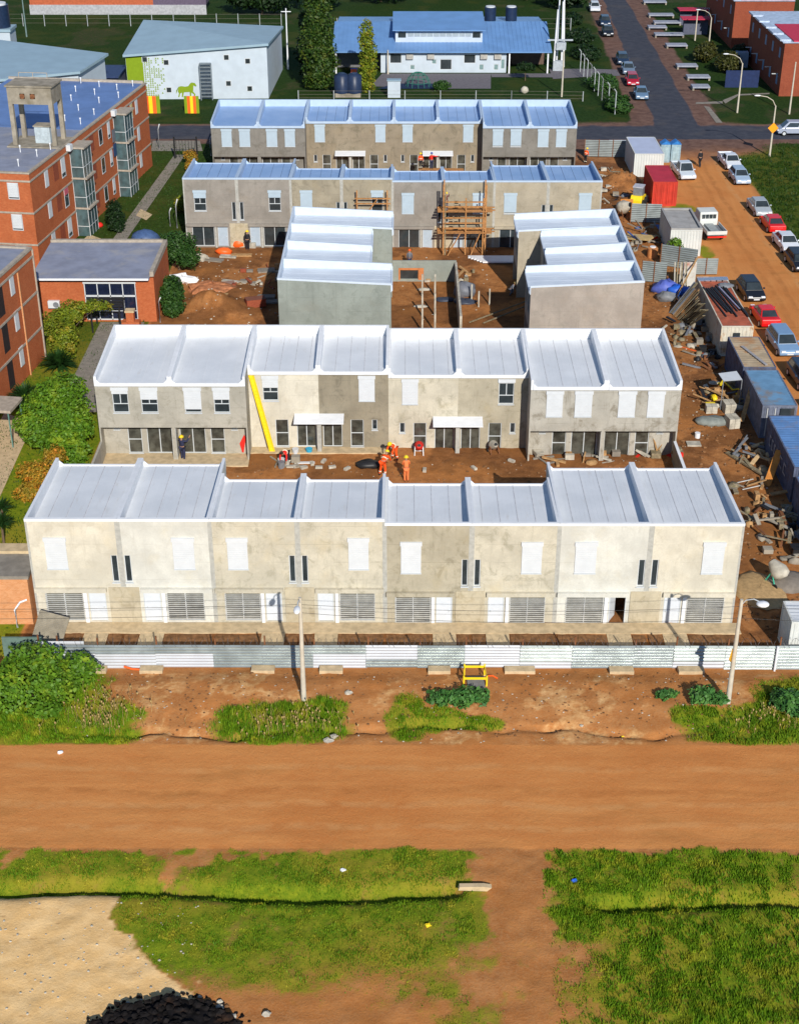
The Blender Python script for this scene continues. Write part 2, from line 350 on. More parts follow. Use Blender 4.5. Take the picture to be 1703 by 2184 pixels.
def groundmat():
    t=NT('ground_surface')
    def attr(nm):
        a=t.n('ShaderNodeAttribute'); a.attribute_name=nm; x=t.n('ShaderNodeSeparateColor'); t.l(a.outputs['Color'],x.inputs[0]); return x.outputs
    A=attr('zoneA'); B=attr('zoneB')
    nf=t.noise(2.6,6,.7); nm_=t.noise(.9,6,.65,seed=2); nb=t.noise(.22,5,.6,seed=5); ns=t.noise(1.0,6,.65,vec=(.18,1.6,1),seed=7); vf=t.noise(9,5,.75,seed=8)
    def edge(w,k=.55): return t.ramp(t.math('ADD',w,t.math('MULTIPLY',t.math('SUBTRACT',nf,.5),k*1.5)),.22,.78)
    dirt=t.mix(t.ramp(nm_,.3,.7),(.40,.145,.040),(.55,.235,.078)); dirt=t.mix(t.ramp(vf,.4,.68,0,.5),dirt,(.50,.27,.12)); dirt=t.mix(t.ramp(nb,.45,.7,0,.6),dirt,(.50,.19,.050))
    darkd=t.mix(t.ramp(nm_,.3,.7),(.15,.060,.022),(.29,.120,.042)); darkd=t.mix(t.ramp(vf,.5,.7,0,.5),darkd,(.36,.20,.10)); darkd=t.mix(t.ramp(nb,.45,.65,0,.5),darkd,(.36,.15,.045))
    sxr=t.n('ShaderNodeSeparateXYZ'); t.l(t.pos,sxr.inputs[0]); isroad=t.ramp(sxr.outputs[1],60,64,1,0)
    nst=t.noise(.9,6,.7,vec=(1.4,.14,1),seed=17); nmix=t.math('ADD',t.math('MULTIPLY',ns,isroad),t.math('MULTIPLY',nst,t.math('SUBTRACT',1,isroad)))
    orn=t.mix(t.ramp(nmix,.25,.78),(.59,.215,.060),(.69,.285,.086)); orn=t.mix(t.ramp(nb,.40,.72,0,.65),orn,(.54,.175,.042)); orn=t.mix(t.ramp(t.noise(.5,5,.6,vec=(.5,1.2,1),seed=19),.54,.76,0,.55),orn,(.42,.17,.045)); orn=t.mix(t.ramp(vf,.3,.75,0,.22),orn,(.62,.36,.15))
    yw=t.math('ADD',sxr.outputs[1],t.math('MULTIPLY',t.math('SUBTRACT',t.noise(.16,3,seed=29),.5),1.6))
    for yk,cc in ((53.0,(.70,.36,.14)),(54.6,(.70,.36,.14)),(55.6,(.42,.15,.04)),(57.3,(.68,.34,.13))):
        orn=t.mix(t.math('MULTIPLY',t.ramp(t.math('ABSOLUTE',t.math('SUBTRACT',yw,yk)),.08,.34,.40,0),t.ramp(nm_,.35,.6)),orn,cc)
    xw=t.math('ADD',sxr.outputs[0],t.math('MULTIPLY',t.math('SUBTRACT',t.noise(.10,3,seed=30),.5),2.2))
    for xk,cc in ((31.6,(.45,.17,.05)),(33.4,(.45,.17,.05)),(34.6,(.40,.15,.045)),(36.2,(.62,.32,.13))):
        orn=t.mix(t.math('MULTIPLY',t.math('MULTIPLY',t.ramp(t.math('ABSOLUTE',t.math('SUBTRACT',xw,xk)),.1,.4,.5,0),t.math('SUBTRACT',1,isroad)),t.ramp(nm_,.3,.6)),orn,cc)
    sand=t.mix(t.ramp(nm_,.35,.7),(.80,.50,.21),(.92,.62,.30)); sand=t.mix(t.ramp(t.noise(1.7,7,.7,vec=(.6,1.4,1),seed=11),.56,.68,0,.7),sand,(.55,.32,.13)); sand=t.mix(t.ramp(vf,.6,.7,0,.5),sand,(.72,.60,.42))
    gr=t.mix(t.ramp(nf,.3,.7),(.11,.18,.009),(.24,.28,.015)); gr=t.mix(t.ramp(nb,.42,.62,0,.75),gr,(.34,.26,.028)); gr=t.mix(t.ramp(t.noise(.6,6,.7,seed=23),.55,.7,0,.7),gr,(.33,.19,.05)); gr=t.mix(t.ramp(vf,.5,.7,0,.4),gr,(.03,.06,.005))
    lawn_dim=t.mix(t.ramp(nf,.35,.65),(.012,.032,.006),(.030,.062,.012)); lawn_dim=t.mix(t.ramp(nb,.5,.66,0,.6),lawn_dim,(.055,.065,.014)); lawn_dim=t.mix(t.ramp(vf,.6,.72,0,.5),lawn_dim,(.08,.085,.03))  # lawn green darkened to carry the dimmer exposure of the distance
    asp=t.mix(t.ramp(nm_,.3,.7),(.050,.055,.075),(.075,.080,.10)); asp=t.mix(t.ramp(nb,.55,.7,0,.4),asp,(.11,.10,.10))
    c=t.mix(edge(B[2],.3),dirt,orn); c=t.mix(edge(B[0],.5),c,darkd); c=t.mix(edge(A[1]),c,sand)
    mv=t.mix(t.ramp(nm_,.3,.7),(.115,.070,.062),(.20,.125,.105)); c=t.mix(t.math('MULTIPLY',B[1],.85),c,mv); g2=t.mix(B[1],gr,lawn_dim); c=t.mix(edge(A[0]),c,g2); c=t.mix(edge(A[2],.12),c,asp); t.col(c)
    t.bump(t.math('ADD',t.math('MULTIPLY',nf,.6),t.math('MULTIPLY',vf,.5)),.55,.10); return t.fin(.95,0,.08)
GMAT=groundmat()
def terrain():
    nx,ny=len(XS),len(YS); X,Y=np.meshgrid(XS,YS); Z=height(X,Y)
    far=(np.abs(X)>60)|(Y>300)|(Y<34); Z=np.where(far,0,Z)
    zn=zones(X,Y)
    i=np.arange((ny-1)*(nx-1)); r=i//(nx-1); c=i%(nx-1); a=r*nx+c
    quads=np.stack([a,a+1,a+nx+1,a+nx],1)
    cx=(XS[c]+XS[c+1])/2; cy=(YS[r]+YS[r+1])/2
    reg=np.zeros(len(i),int)
    reg[(cy>51.5)&(cy<59.2)]=1
    reg[(cy>59.2)&(cy<177)&(cx>28.2)&(cx<38.4)]=2
    sx=31.9+np.clip(cy-183,0,200)*.045; ex=37.2+np.clip(cy-183,0,200)*.030
    reg[((cy>177)&(cy<183.7))|((cy>=183.7)&(cx>sx)&(cx<ex)&(cy<420))]=3
    P=np.stack([X.ravel(),Y.ravel(),Z.ravel()],1)
    ZA=np.stack([zn[0].ravel(),zn[1].ravel(),zn[2].ravel(),np.ones(nx*ny)],1); ZB=np.stack([zn[3].ravel(),zn[4].ravel(),zn[5].ravel(),np.ones(nx*ny)],1)
    for k,nm in enumerate(('ground','dirt_road','dirt_street','asphalt_road')):
        q=quads[reg==k]; u,inv=np.unique(q,return_inverse=True); inv=inv.reshape(q.shape)
        me=bpy.data.meshes.new(nm); me.vertices.add(len(u)); me.vertices.foreach_set('co',P[u].astype(np.float32).ravel())
        me.loops.add(inv.size); me.loops.foreach_set('vertex_index',inv.ravel().astype(np.int32)); me.polygons.add(len(q)); me.polygons.foreach_set('loop_start',np.arange(0,inv.size,4,dtype=np.int32))
        me.update(calc_edges=True)
        for an,ZZ in (('zoneA',ZA),('zoneB',ZB)):
            at=me.attributes.new(an,'FLOAT_COLOR','POINT'); at.data.foreach_set('color',ZZ[u].astype(np.float32).ravel())
        me.polygons.foreach_set('use_smooth',np.ones(len(q),bool)); me.materials.append(GMAT)
        o=bpy.data.objects.new(nm,me); COL.objects.link(o); tag(o,kind='structure')
terrain()
def hz(x,y): return float(height(np.array([float(x)]),np.array([float(y)]))[0])
GLASSM=plain('pane_dim',(.075,.075,.062),.15,0,.6,.6,1.5)
# ---------------- terraced houses ----------------
def wall(mb,u0,u1,z0,z1,v0,v1,holes,mi=0):
    """wall slab from v0 (outside) to v1, with rectangular holes (u0,u1,z0,z1)"""
    us=sorted({u0,u1,*[h[0] for h in holes],*[h[1] for h in holes]}); zs=sorted({z0,z1,*[h[2] for h in holes],*[h[3] for h in holes]})
    def hole(i,j):
        cu=(us[i]+us[i+1])/2; cz=(zs[j]+zs[j+1])/2
        return any(h[0]<cu<h[1] and h[2]<cz<h[3] for h in holes)
    s=1 if v1>v0 else -1
    def q(p,flip=False): mb.face(p if (s>0)!=flip else p[::-1],mi)
    for i in range(len(us)-1):
        for j in range(len(zs)-1):
            if hole(i,j): continue
            a,b,c,d=us[i],us[i+1],zs[j],zs[j+1]
            q([(a,v0,c),(b,v0,c),(b,v0,d),(a,v0,d)]); q([(a,v1,c),(b,v1,c),(b,v1,d),(a,v1,d)],True)
    for a,b,c,d in holes:
        q([(a,v0,c),(a,v0,d),(a,v1,d),(a,v1,c)],False); q([(b,v0,c),(b,v0,d),(b,v1,d),(b,v1,c)],True)
        q([(a,v0,c),(b,v0,c),(b,v1,c),(a,v1,c)],True); q([(a,v0,d),(b,v0,d),(b,v1,d),(a,v1,d)],False)
    q([(u0,v0,z0),(u0,v0,z1),(u0,v1,z1),(u0,v1,z0)],True); q([(u1,v0,z0),(u1,v0,z1),(u1,v1,z1),(u1,v1,z0)]); q([(u0,v0,z1),(u1,v0,z1),(u1,v1,z1),(u0,v1,z1)],True)
def window(par,u0,u1,z0,z1,v,s,shut=1.0,mull=True,sill=True,name='window',trans=None,gl=None,sh=None):
    """s=+1: outside is -v ; shut = closed share of the roller shutter"""
    d=-s
    m=MB(); t=.05; a=v+.06*s; b=v+.12*s
    m.box(u0,u0+t,a,b,z0,z1).box(u1-t,u1,a,b,z0,z1).box(u0+t,u1-t,a,b,z0,z0+t).box(u0+t,u1-t,a,b,z1-t,z1)
    if trans: m.box(u0+t,u1-t,a-.004*s,b-.004*s,z0+(z1-z0)*trans-.03,z0+(z1-z0)*trans+.03)
    if mull: m.box((u0+u1)/2-.03,(u0+u1)/2+.03,a-.002*s,b-.002*s,(z0+(z1-z0)*trans+.03) if trans else z0+t,z1-t)
    if sill: m.box(u0-.04,u1+.04,v-.09*s,v+.05*s,z0-.06,z0-.003)
    w=m.build(name,[FRAME],par)
    g=MB(); g.box(u0+t,u1-t,v+.085*s,v+.10*s,z0+t,z1-t); g.build('pane',[gl or GLASS],w)
    if shut>0:
        h=(z1-z0)*shut; q=MB(); q.box(u0-.07,u1+.07,v-.10*s,v+.04*s,z1-.14,z1+.10)
        n=max(2,int(h/.14))
        for k in range(n):
            za=z1-.14-(h-.14)*k/n; zb=z1-.14-(h-.14)*(k+1)/n
            q.box(u0-.02,u1+.02,v-.055*s,v-.01*s,zb+.012,za)
        q.box(u0,u1,v-.040*s,v-.014*s,z1-h,z1-.1)
        q.build('roller_shutter',[sh or SHUT],w)
    return w
def joint_strip(mb,u0,u1,v,s,z0,z1): mb.box(u0,u1,v-.006*s,v+.02*s,z0,z1)
def house(name,label,loc,rotz,Wd,outer,mirror,D,fin,mats,group,kind,shuts=(1,1),dz=0,blue=False,seams=True,bars=True,open_door=False,dtl=True,slit=(.035,.11,2.76,4.54),cool=False):
    """front (courtyard side) at v=0 for projecting houses, v=fin for the others; back wall at v=D"""
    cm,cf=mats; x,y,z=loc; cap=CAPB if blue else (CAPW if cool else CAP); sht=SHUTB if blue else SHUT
    root=thing(name,label,'house',(x,y,z+dz),rotz,group)
    f=0 if outer else fin
    def U(s): return Wd*(1-s) if not mirror else Wd*s   # s measured from the wall shared by the pair
    def H(a,b,c,d): p,q=sorted((U(a),U(b))); return (p,q,c,d)
    # holes
    bw=[H(.585,.81,3.66,5.60)]+([H(slit[0],slit[1],slit[2],slit[3])] if slit else [])
    bgd=[H(.21,.40,.12,2.12),H(.465,.88,.14,2.12)]
    if outer:
        up=[H(.18,.40,3.72,5.55),H(.57,.78,3.72,5.55)]; gv=f+.95
        gr=[H(.05,.40,.12,2.25),H(.47,.66,.12,2.25),H(.76,.84,1.98,2.28)]
    else:
        up=[H(.58,.80,3.72,5.55)]; gv=f
        gr=[H(.05,.33,.12,2.25),H(.45,.64,.12,2.25),H(.76,.84,1.45,2.25)]
    t=.16; e=.10
    m=MB()
    wall(m,e,Wd-e,0,6.74,D,D-t,bw+bgd,0)
    if outer:
        wall(m,e,Wd-e,2.57,5.80,f,f+t,up,1); wall(m,e,Wd-e,0,2.57,gv,gv+t,gr,1)
        m.box(e,Wd-e,f+t,gv+t,2.57,2.74,1)
    else: wall(m,e,Wd-e,0,5.80,f,f+t,up+gr,1)
    for a,b in ((0,e),(Wd-e,Wd)): m.prism([(f-.001,0),(D+.001,0),(D+.001,6.74),(D-.2,6.74),(f-.001,6.30)],'x',a,b,0 if not outer else 0)
    m.box(e,Wd-e,max(gv,f)+t,D-t,.0,.10,2); m.box(e,Wd-e,max(gv,f)+t,D-t,2.70,2.85,2)
    m.build('walls',[cm,cf,DARKIN],root)
    su=U(0); so_=U(1)
    if dtl and kind=='back':
        k=1 if mirror else -1
        j=MB(); joint_strip(j,*sorted((su,su+k*.15)),D+.0,-1,2.45,6.72); j.build('render_strip',[JOINT],root)
        j=MB(); joint_strip(j,*sorted((so_,so_-k*.12)),D,-1,.0,6.72); j.build('render_strip',[JOINT],root)
    # roof
    zl,zh=5.93,6.14; r=MB(); a,b=.17,Wd-.17
    r.prism([(f-.05,zl-.05),(D-.17,zh-.05),(D-.17,zh),(f-.05,zl)],'x',a,b)
    nr=int((b-a)/.25)
    for k in range(1,nr):
        uu=a+(b-a)*k/nr; big=(k%4==0)
        wdt=.020 if big and seams else .010; hh=.022 if big else (.012 if cool else .005)
        r.prism([(f-.04,zl+.001),(D-.18,zh+.001),(D-.18,zh+hh),(f-.04,zl+hh)],'x',uu-wdt,uu+wdt,1 if (big and seams) else 0)
    r.build('roof',[ROOFB if blue else (ROOFC if cool else ROOFM),SEAM if not blue else plain('sky_tinted_seam',(.18,.26,.42),.6)],root)  # seams of the far roofs share the painted sky tint
    # parapet
    p=MB()
    for a,b in ((-.004,.17),(Wd-.17,Wd+.004)):
        p.prism([(f-.06,6.30),(f+.0,6.30),(D-.17,6.74),(D-.17,6.90),(f-.06,6.46)],'x',a,b)
        p.prism([(f,5.9),(D-.17,6.1),(D-.17,6.74),(f,6.30)],'x',*((.1,.17) if a<1 else (Wd-.17,Wd-.1)))
        p.box(a,b,f-.07,f-.003,5.74,6.30)
    p.box(-.004,Wd+.004,D-.17,D+.025,6.742,6.90); p.box(.17,Wd-.17,D-.17,D-.10,6.1,6.74)
    p.build('parapet',[cap],root)
    q=MB(); q.box(.17,Wd-.17,f-.14,f-.004,5.76,6.00)
    q.prism([(.17,6.0),(.42,6.0),(.17,6.25)],'y',f-.12,f-.03); q.prism([(Wd-.17,6.0),(Wd-.17,6.25),(Wd-.42,6.0)],'y',f-.12,f-.03)
    q.build('gutter',[cap],root)
    # openings
    shb=shuts[0]; shf=shuts[1:] if len(shuts)>1 else (1,1)
    window(root,*bw[0],D,-1,shb,trans=.36,sh=sht)
    if slit: window(root,*bw[1],D,-1,0,mull=False)
    if kind in ('back','both'):
        if bars:
            w=window(root,*bgd[1],D,-1,0,sill=False,gl=GLASSL)
            g=MB(); n=15; h=bgd[1]
            for k in range(n): zz=h[2]+.06+(h[3]-h[2]-.12)*k/(n-1); g.box(h[0]-.03,h[1]+.03,D+.03,D+.06,zz-.020,zz+.020)
            for uu in (h[0]+.02,(h[0]+h[1])/2,h[1]-.02): g.box(uu-.015,uu+.015,D+.005,D+.03,h[2],h[3])
            g.build('security_bars',[BAR],w)
        else: window(root,*bgd[1],D,-1,0,sill=False)
        h=bgd[0]; d=MB(); d.box(h[0],h[0]+.05,D-.12,D+.01,h[2],h[3]).box(h[1]-.05,h[1],D-.12,D+.01,h[2],h[3]).box(h[0]+.05,h[1]-.05,D-.12,D+.01,h[3]-.05,h[3])
        fr=d.build('door_frame',[FRAME],root)
        d=MB(); 
        if open_door: 
            M=Matrix.Translation((h[1]-.05,D-.1,0))@Matrix.Rotation(R(60),4,'Z'); d.box(-.85,0,-.03,.02,h[2]+.02,h[3]-.06,0,M)
        else: d.box(h[0]+.05,h[1]-.05,D-.09,D-.03,h[2]+.02,h[3]-.05)
        dd=d.build('door',[DOORB if bars else DOORD],root)
        if not open_door: MB().box(*sorted((U(.235),U(.25))),D-.03,D+.03,1.02,1.12).build('handle',[FRAME],dd)
        c=MB(); c.box(*sorted((U(.415),U(.455))),D+.002,D+.12,.0,2.14); c.build('post',[CAP if bars else JOINT],root)
        c=MB(); c.box(*sorted((U(.19),U(.985))),D+.003,D+.22,2.14,2.40); c.build('lintel',[cm],root)
        c=MB(); c.box(*sorted((U(.0),U(.17))),D+.003,D+.05,0,2.42); c.build('board_marked_panel',[BOARD],root)
    if kind in ('front','both'):
        for k,h in enumerate(up): window(root,*h,f,1,shf[k%len(shf)],trans=.36,sh=sht)
        w=window(root,*gr[0],gv,1,0,sill=False,gl=GLASSM); window(root,*gr[1],gv,1,0,mull=False,trans=.5,gl=GLASSM)
        dl=MB(); h=gr[0]; dl.box(*sorted((U(.08),U(.17))),gv+.16,gv+.2,.14,2.0); dl.build('inner_door',[SHUT],w)
        window(root,*gr[2],gv,1,0,mull=False)
        c=MB(); c.box(*sorted((U(-.0),U(.03))),f-(.0 if outer else .75),gv-.002,0,2.5); c.build('fin_wall',[JOINT],root)
        c=MB(); c.box(0,Wd,f-.95,gv,-.05,.09); c.build('threshold',[SLABC],root)
    return root
XB=[-21.1,-15.94,-10.78,-5.89,-1.0,3.89,8.78,13.94,19.1]
ORD=['first','second','third','fourth','fifth','sixth','seventh','eighth']
def row(back,facing,rname,mats,D=8.3,fin=2.0,shuts=None,dzr=-.25,blue=False,bars=True,opened=None,slits=None,kindw='house',desc=None,group=None):
    for i in range(8):
        Wd=XB[i+1]-XB[i]; outer=i in (0,1,6,7); dz=dzr if i>=4 else 0
        lab='%s terraced %s, %s from the left in %s'%(desc[i],kindw,ORD[i],rname)
        sh=(shuts or {}).get(i,(1,1,1))
        if facing=='back':   # back wall towards the camera
            loc=(XB[i+1],back+D,0); rz=math.pi; mir=(i%2==0)   # u runs to -x
            house('terraced_house',lab,loc,rz,Wd,outer,mir,D,fin,mats[i],group,'back',sh,dz,blue,True,bars,opened==i,True,(.035,.11,2.76,4.54) if not slits else slits[i])
        else:
            loc=(XB[i],back-D,0); mir=(i%2==1)
            house('terraced_house',lab,loc,0,Wd,outer,mir,D,fin,mats[i],group,'front',sh,dz,blue,i>=2,bars,False,False)
row(70.5,'back','the nearest row behind the sheet fence',[(CREAM,BEIGE),(PALE,BEIGE),(BEIGE,TAN),(BEIGE,TAN),(TAN,TAN),(BEIGE,TAN),(PALE,BEIGE),(CREAM,BEIGE)],opened=6,
    desc=['cream rendered','pale grey','beige stained','streaky beige','tan stained','mottled beige','pale yellowish','smooth cream'],group='terraced houses of the nearest row')
row(99.4,'front','the row behind the orange-clad workers',[(GREY,GREY),(GREY,GREY),(CREAM,CREAM),(DGREY,DGREY),(BEIGE,BEIGE),(TAN,TAN),(PATCH,PATCH),(PATCH,PATCH)],
    shuts={0:(1,.45,.22),1:(1,.85,.45),2:(1,.45,1),3:(1,1,1),4:(1,1,1),5:(1,.12,1),6:(1,1,1),7:(1,1,1)},
    desc=['brownish grey','grey','cream fronted','dark grey stained','beige grey','brown stained','patchy grey','grey blotched'],group='terraced houses of the second row')
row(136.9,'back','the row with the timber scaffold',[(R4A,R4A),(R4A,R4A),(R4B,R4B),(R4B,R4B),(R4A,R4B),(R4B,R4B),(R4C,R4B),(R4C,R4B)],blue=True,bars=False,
    shuts={0:(.35,),1:(.32,),3:(.30,),6:(.93,)},
    desc=['pinkish grey','pinkish beige','tan','dark tan','light grey','tan grey','cream grey','mottled cream'],group='terraced houses of the scaffolded row')
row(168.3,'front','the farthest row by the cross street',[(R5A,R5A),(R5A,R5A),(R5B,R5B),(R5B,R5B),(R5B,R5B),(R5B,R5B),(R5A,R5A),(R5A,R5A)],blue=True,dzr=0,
    shuts={6:(1,.94,.94)},desc=['dark grey','weathered grey','brown stained','tan stained','tan','streaky brown','plain grey','flat grey'],group='terraced houses of the farthest row')
WY=[109.25,114.0,118.6,123.2,128.0]
wl=['nearest','second nearest','second farthest','farthest']
for i in range(4):
    Wd=WY[i+1]-WY[i]; outer=i in (0,3)
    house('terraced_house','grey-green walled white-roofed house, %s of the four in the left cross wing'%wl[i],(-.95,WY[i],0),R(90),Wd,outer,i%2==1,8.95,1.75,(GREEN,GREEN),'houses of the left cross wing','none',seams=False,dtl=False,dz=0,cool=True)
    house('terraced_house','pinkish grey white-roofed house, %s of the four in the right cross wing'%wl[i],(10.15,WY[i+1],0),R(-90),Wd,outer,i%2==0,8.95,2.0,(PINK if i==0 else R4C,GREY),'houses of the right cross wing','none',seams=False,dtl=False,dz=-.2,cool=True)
# canopies over paired doors
def canopy(label,x0,x1,y,z,depth=1.15):
    t=thing('door_canopy',label,'canopy',((x0+x1)/2,y,z),0,'white canopies over paired doors')
    w=(x1-x0)/2; m=MB(); m.prism([(0,.10),(-depth,-.12),(-depth,-.20),(0,.02)],'x',-w,w); m.build('canopy_slab',[CAP],t)
    b=MB(); 
    for u in (-w+.2,0,w-.2): b.beam((u,-.02,-.45),(u,-depth+.2,-.19),.06,.06)
    b.build('bracket',[JOINT],t)
canopy('white sheet canopy over doors beside the yellow ladder',XB[3]-1.75,XB[3]+1.75,93.1,2.62)
canopy('white sheet canopy over doors right of the standing orange workers',XB[5]-1.75,XB[5]+1.75,93.1,2.40)
canopy('white canopy in farthest row, left one',XB[3]-1.7,XB[3]+1.7,162.0,2.6)
canopy('white canopy in farthest row beside two workers on a trestle',XB[5]-1.7,XB[5]+1.7,162.0,2.6)
# ---------------- vegetation helpers ----------------
def leafmat(name,c1,c2,c3=None,rough=.55,trans=.25):
    t=NT(name); a=t.mix(t.ramp(t.noise(2.2,4,.6),.35,.65),c1,c2)
    at=t.n('ShaderNodeAttribute'); at.attribute_name='tint'; x=t.n('ShaderNodeSeparateColor'); t.l(at.outputs['Color'],x.inputs[0])
    a=t.mix(x.outputs[0],mul(c1,.7),a)
    if c3: a=t.mix(t.ramp(t.noise(1.1,4,.6,seed=5),.5,.66,0,.9),a,c3)
    a=t.mix(t.ramp(t.noise(.45,4,.6,seed=9),.35,.65,0,.45),a,mul(c1,.75)); t.col(a)
    return t.fin(rough,0,.25)
LEAF=leafmat('leaf_bright',(.07,.17,.010),(.16,.30,.015),(.22,.30,.016))
LEAFD=leafmat('leaf_dark',(.022,.070,.012),(.06,.13,.018))
LEAFDD=leafmat('leaf_far_dark',(.008,.026,.006),(.022,.052,.009))
LEAFY=leafmat('leaf_yellow_green',(.11,.17,.010),(.28,.31,.016),(.34,.24,.02))
LEAFO=leafmat('leaf_orange',(.24,.20,.02),(.60,.26,.02),(.66,.20,.015))
LEAFB=leafmat('leaf_bluish',(.045,.15,.030),(.12,.27,.05))
BARK=plain('bark',(.16,.11,.07),.9)
STRAW=plain('dry_straw',(.48,.34,.14),.85,0,.15,.3,5)
GRASSM=leafmat('grass_blade',(.10,.22,.008),(.23,.34,.014),(.42,.34,.03))
GRASSR=leafmat('grass_blade_lush',(.10,.23,.007),(.23,.36,.012),(.38,.36,.025))
def npmesh(name,P,nv,mat,parent=None,tint=None):
    """P (k,nv,3) polygons"""
    k=len(P); me=bpy.data.meshes.new(name); me.vertices.add(k*nv); me.vertices.foreach_set('co',P.astype(np.float32).ravel())
    me.loops.add(k*nv); me.loops.foreach_set('vertex_index',np.arange(k*nv,dtype=np.int32)); me.polygons.add(k); me.polygons.foreach_set('loop_start',np.arange(0,k*nv,nv,dtype=np.int32)); me.update(calc_edges=True)
    if tint is not None:
        at=me.attributes.new('tint','FLOAT_COLOR','POINT'); c=np.repeat(tint,nv); at.data.foreach_set('color',np.stack([c,c,c,np.ones_like(c)],1).astype(np.float32).ravel())
    me.materials.append(mat); o=bpy.data.objects.new(name,me); COL.objects.link(o)
    if parent is not None: o.parent=parent
    return o
def leaves(blobs,n,size,seed=1,droop=0,hollow=.55,asp=.55):
    g=np.random.default_rng(seed); w=np.array([b[3]*b[4]*b[5] for b in blobs])**(2/3); w/=w.sum(); idx=g.choice(len(blobs),n,p=w)
    B=np.array(blobs,float)[idx]; d=g.normal(size=(n,3)); d/=np.linalg.norm(d,axis=1,keepdims=True); r=hollow+(1.05-hollow)*g.random(n)**.7
    # lumpy outline
    r*=.68+.52*vn(d[:,0]*2.6+idx*5.1+40,d[:,1]*2.6+d[:,2]*2.3+40,seed)
    c=B[:,:3]+d*B[:,3:6]*r[:,None]
    nrm=d*.8+g.normal(size=(n,3))*.7+np.array([0,0,.5]); nrm/=np.linalg.norm(nrm,axis=1,keepdims=True)
    t=np.cross(nrm,g.normal(size=(n,3))); t/=np.linalg.norm(t,axis=1,keepdims=True); b=np.cross(nrm,t)
    s=(size*(.6+.8*g.random(n)))[:,None]
    P=np.stack([c-t*s,c-b*s*asp,c+t*s-nrm*s*droop,c+b*s*asp],1); P[:,:,2]=np.maximum(P[:,:,2],.02)
    return P,.25+.75*g.random(n)
def tree(name,label,cat,x,y,blobs,n,size,mat,trunk=.15,h=2,limbs=4,seed=1,group=None,lean=(0,0),hollow=.45,asp=.55):
    z0=hz(x,y); t=thing(name,label,cat,(x,y,z0),0,group)
    P,ti=leaves(blobs,n,size,seed,0,hollow,asp); npmesh('crown' if trunk else 'foliage',P,4,mat,t,ti)
    if trunk:
        m=MB(); rg=random.Random(seed); m.tube([(0,0,-.1),(lean[0]*.5,lean[1]*.5,h*.5),(lean[0],lean[1],h)],trunk,8,0,trunk*.65)
        for k in range(limbs):
            b=blobs[k%len(blobs)]; q=(b[0]+rg.uniform(-.5,.5)*b[3],b[1]+rg.uniform(-.5,.5)*b[4],b[2]+rg.uniform(-.1,.6)*b[5])
            m.tube([(lean[0]*.8,lean[1]*.8,h*.75),((lean[0]+q[0])/2,(lean[1]+q[1])/2,(h+q[2])/2+.1),q],trunk*.45,6,0,trunk*.12)
        m.build('trunk',[BARK],t)
    return t
def spiky(name,label,x,y,n,L,mat,z=0,spread=1.0,seed=3,w=.06,group=None,stem=0):
    t=thing(name,label,'plant',(x,y,hz(x,y)),0,group); g=random.Random(seed); m=MB()
    for k in range(n):
        a=g.uniform(0,6.283); el=g.uniform(.15,1.45); l=L*g.uniform(.7,1.1); d=Vector((math.cos(a)*math.cos(el)*spread,math.sin(a)*math.cos(el)*spread,math.sin(el))); s=Vector((-math.sin(a),math.cos(a),0))*w
        o=Vector((g.uniform(-.08,.08),g.uniform(-.08,.08),stem*g.uniform(.8,1) if stem else 0)); p1=o+d*l*.55; p2=o+d*l-Vector((0,0,.22*l))
        m.face([o-s*.6,o+s*.6,p1+s,p1-s]); m.face([p1-s,p1+s,p2])
    m.build('blades' if not stem else 'crown',[mat],t)
    if stem: MB().tube([(0,0,-.05),(.03,0,stem)],.09,7,0,.07).build('trunk',[BARK],t)
    return t
def blades(name,x0,x1,y0,y1,n,hgt,wid,mat,fn,label=None,seed=5,lean=.5):
    g=np.random.default_rng(seed); X=g.uniform(x0,x1,n); Y=g.uniform(y0,y1,n); w=fn(X,Y); k=g.random(n)<w*(.10+.90*sst(.38,.60,fbm(X,Y,1.9,seed+60,3))); X,Y=X[k],Y[k]; w=w[k]; n=len(X); Z=height(X,Y)-.01
    a=g.uniform(0,2*np.pi,n); hh=hgt*(.35+.9*g.random(n))*(.45+.55*w)*(.55+.9*vn(X*1.1,Y*1.1,seed)); ww=wid*(.6+.8*g.random(n)); la=g.uniform(0,2*np.pi,n); ll=lean*g.random(n)*hh
    dx,dy=np.cos(a)*ww/2,np.sin(a)*ww/2
    P=np.stack([np.stack([X-dx,Y-dy,Z],1),np.stack([X+dx,Y+dy,Z],1),np.stack([X+np.cos(la)*ll,Y+np.sin(la)*ll,Z+hh],1)],1)
    o=npmesh(name,P,3,mat,None,.25+.75*g.random(n)); return tag(o,label,'grass' if label else None,kind='stuff')
def gz(X,Y): 
    z=zones(X,Y); return np.clip(z[0]*1.15-.25,0,1)
blades('grass',-19.5,3.2,41.0,51.6,120000,.12,.05,GRASSM,lambda X,Y:gz(X,Y),'short green roadside grass left of the dirt track in the foreground',5)
blades('grass',6.2,19.5,41.0,51.7,120000,.19,.055,GRASSR,lambda X,Y:gz(X,Y),'tall lush grass right of the dirt track in the foreground',6)
blades('grass',-3,8.5,41.0,47.5,16000,.10,.04,GRASSM,lambda X,Y:gz(X,Y)*.8,'thin grass growing on the dirt track in the foreground',8)
blades('grass',-22.5,-12.5,58.9,65.5,36000,.28,.055,GRASSR,gz,'tall weeds under the big bush at the left of the verge',9)
blades('grass',-10.5,-2.8,58.6,63.8,26000,.34,.05,GRASSR,gz,'weeds round the foot of the left lamp post',10)
blades('grass',-1.2,5.2,58.6,64,20000,.20,.05,GRASSR,gz,'weed patch in the middle of the verge',11)
blades('grass',13.6,24,58.8,65.8,60000,.22,.055,GRASSM,gz,'weeds round the right lamp post',12)
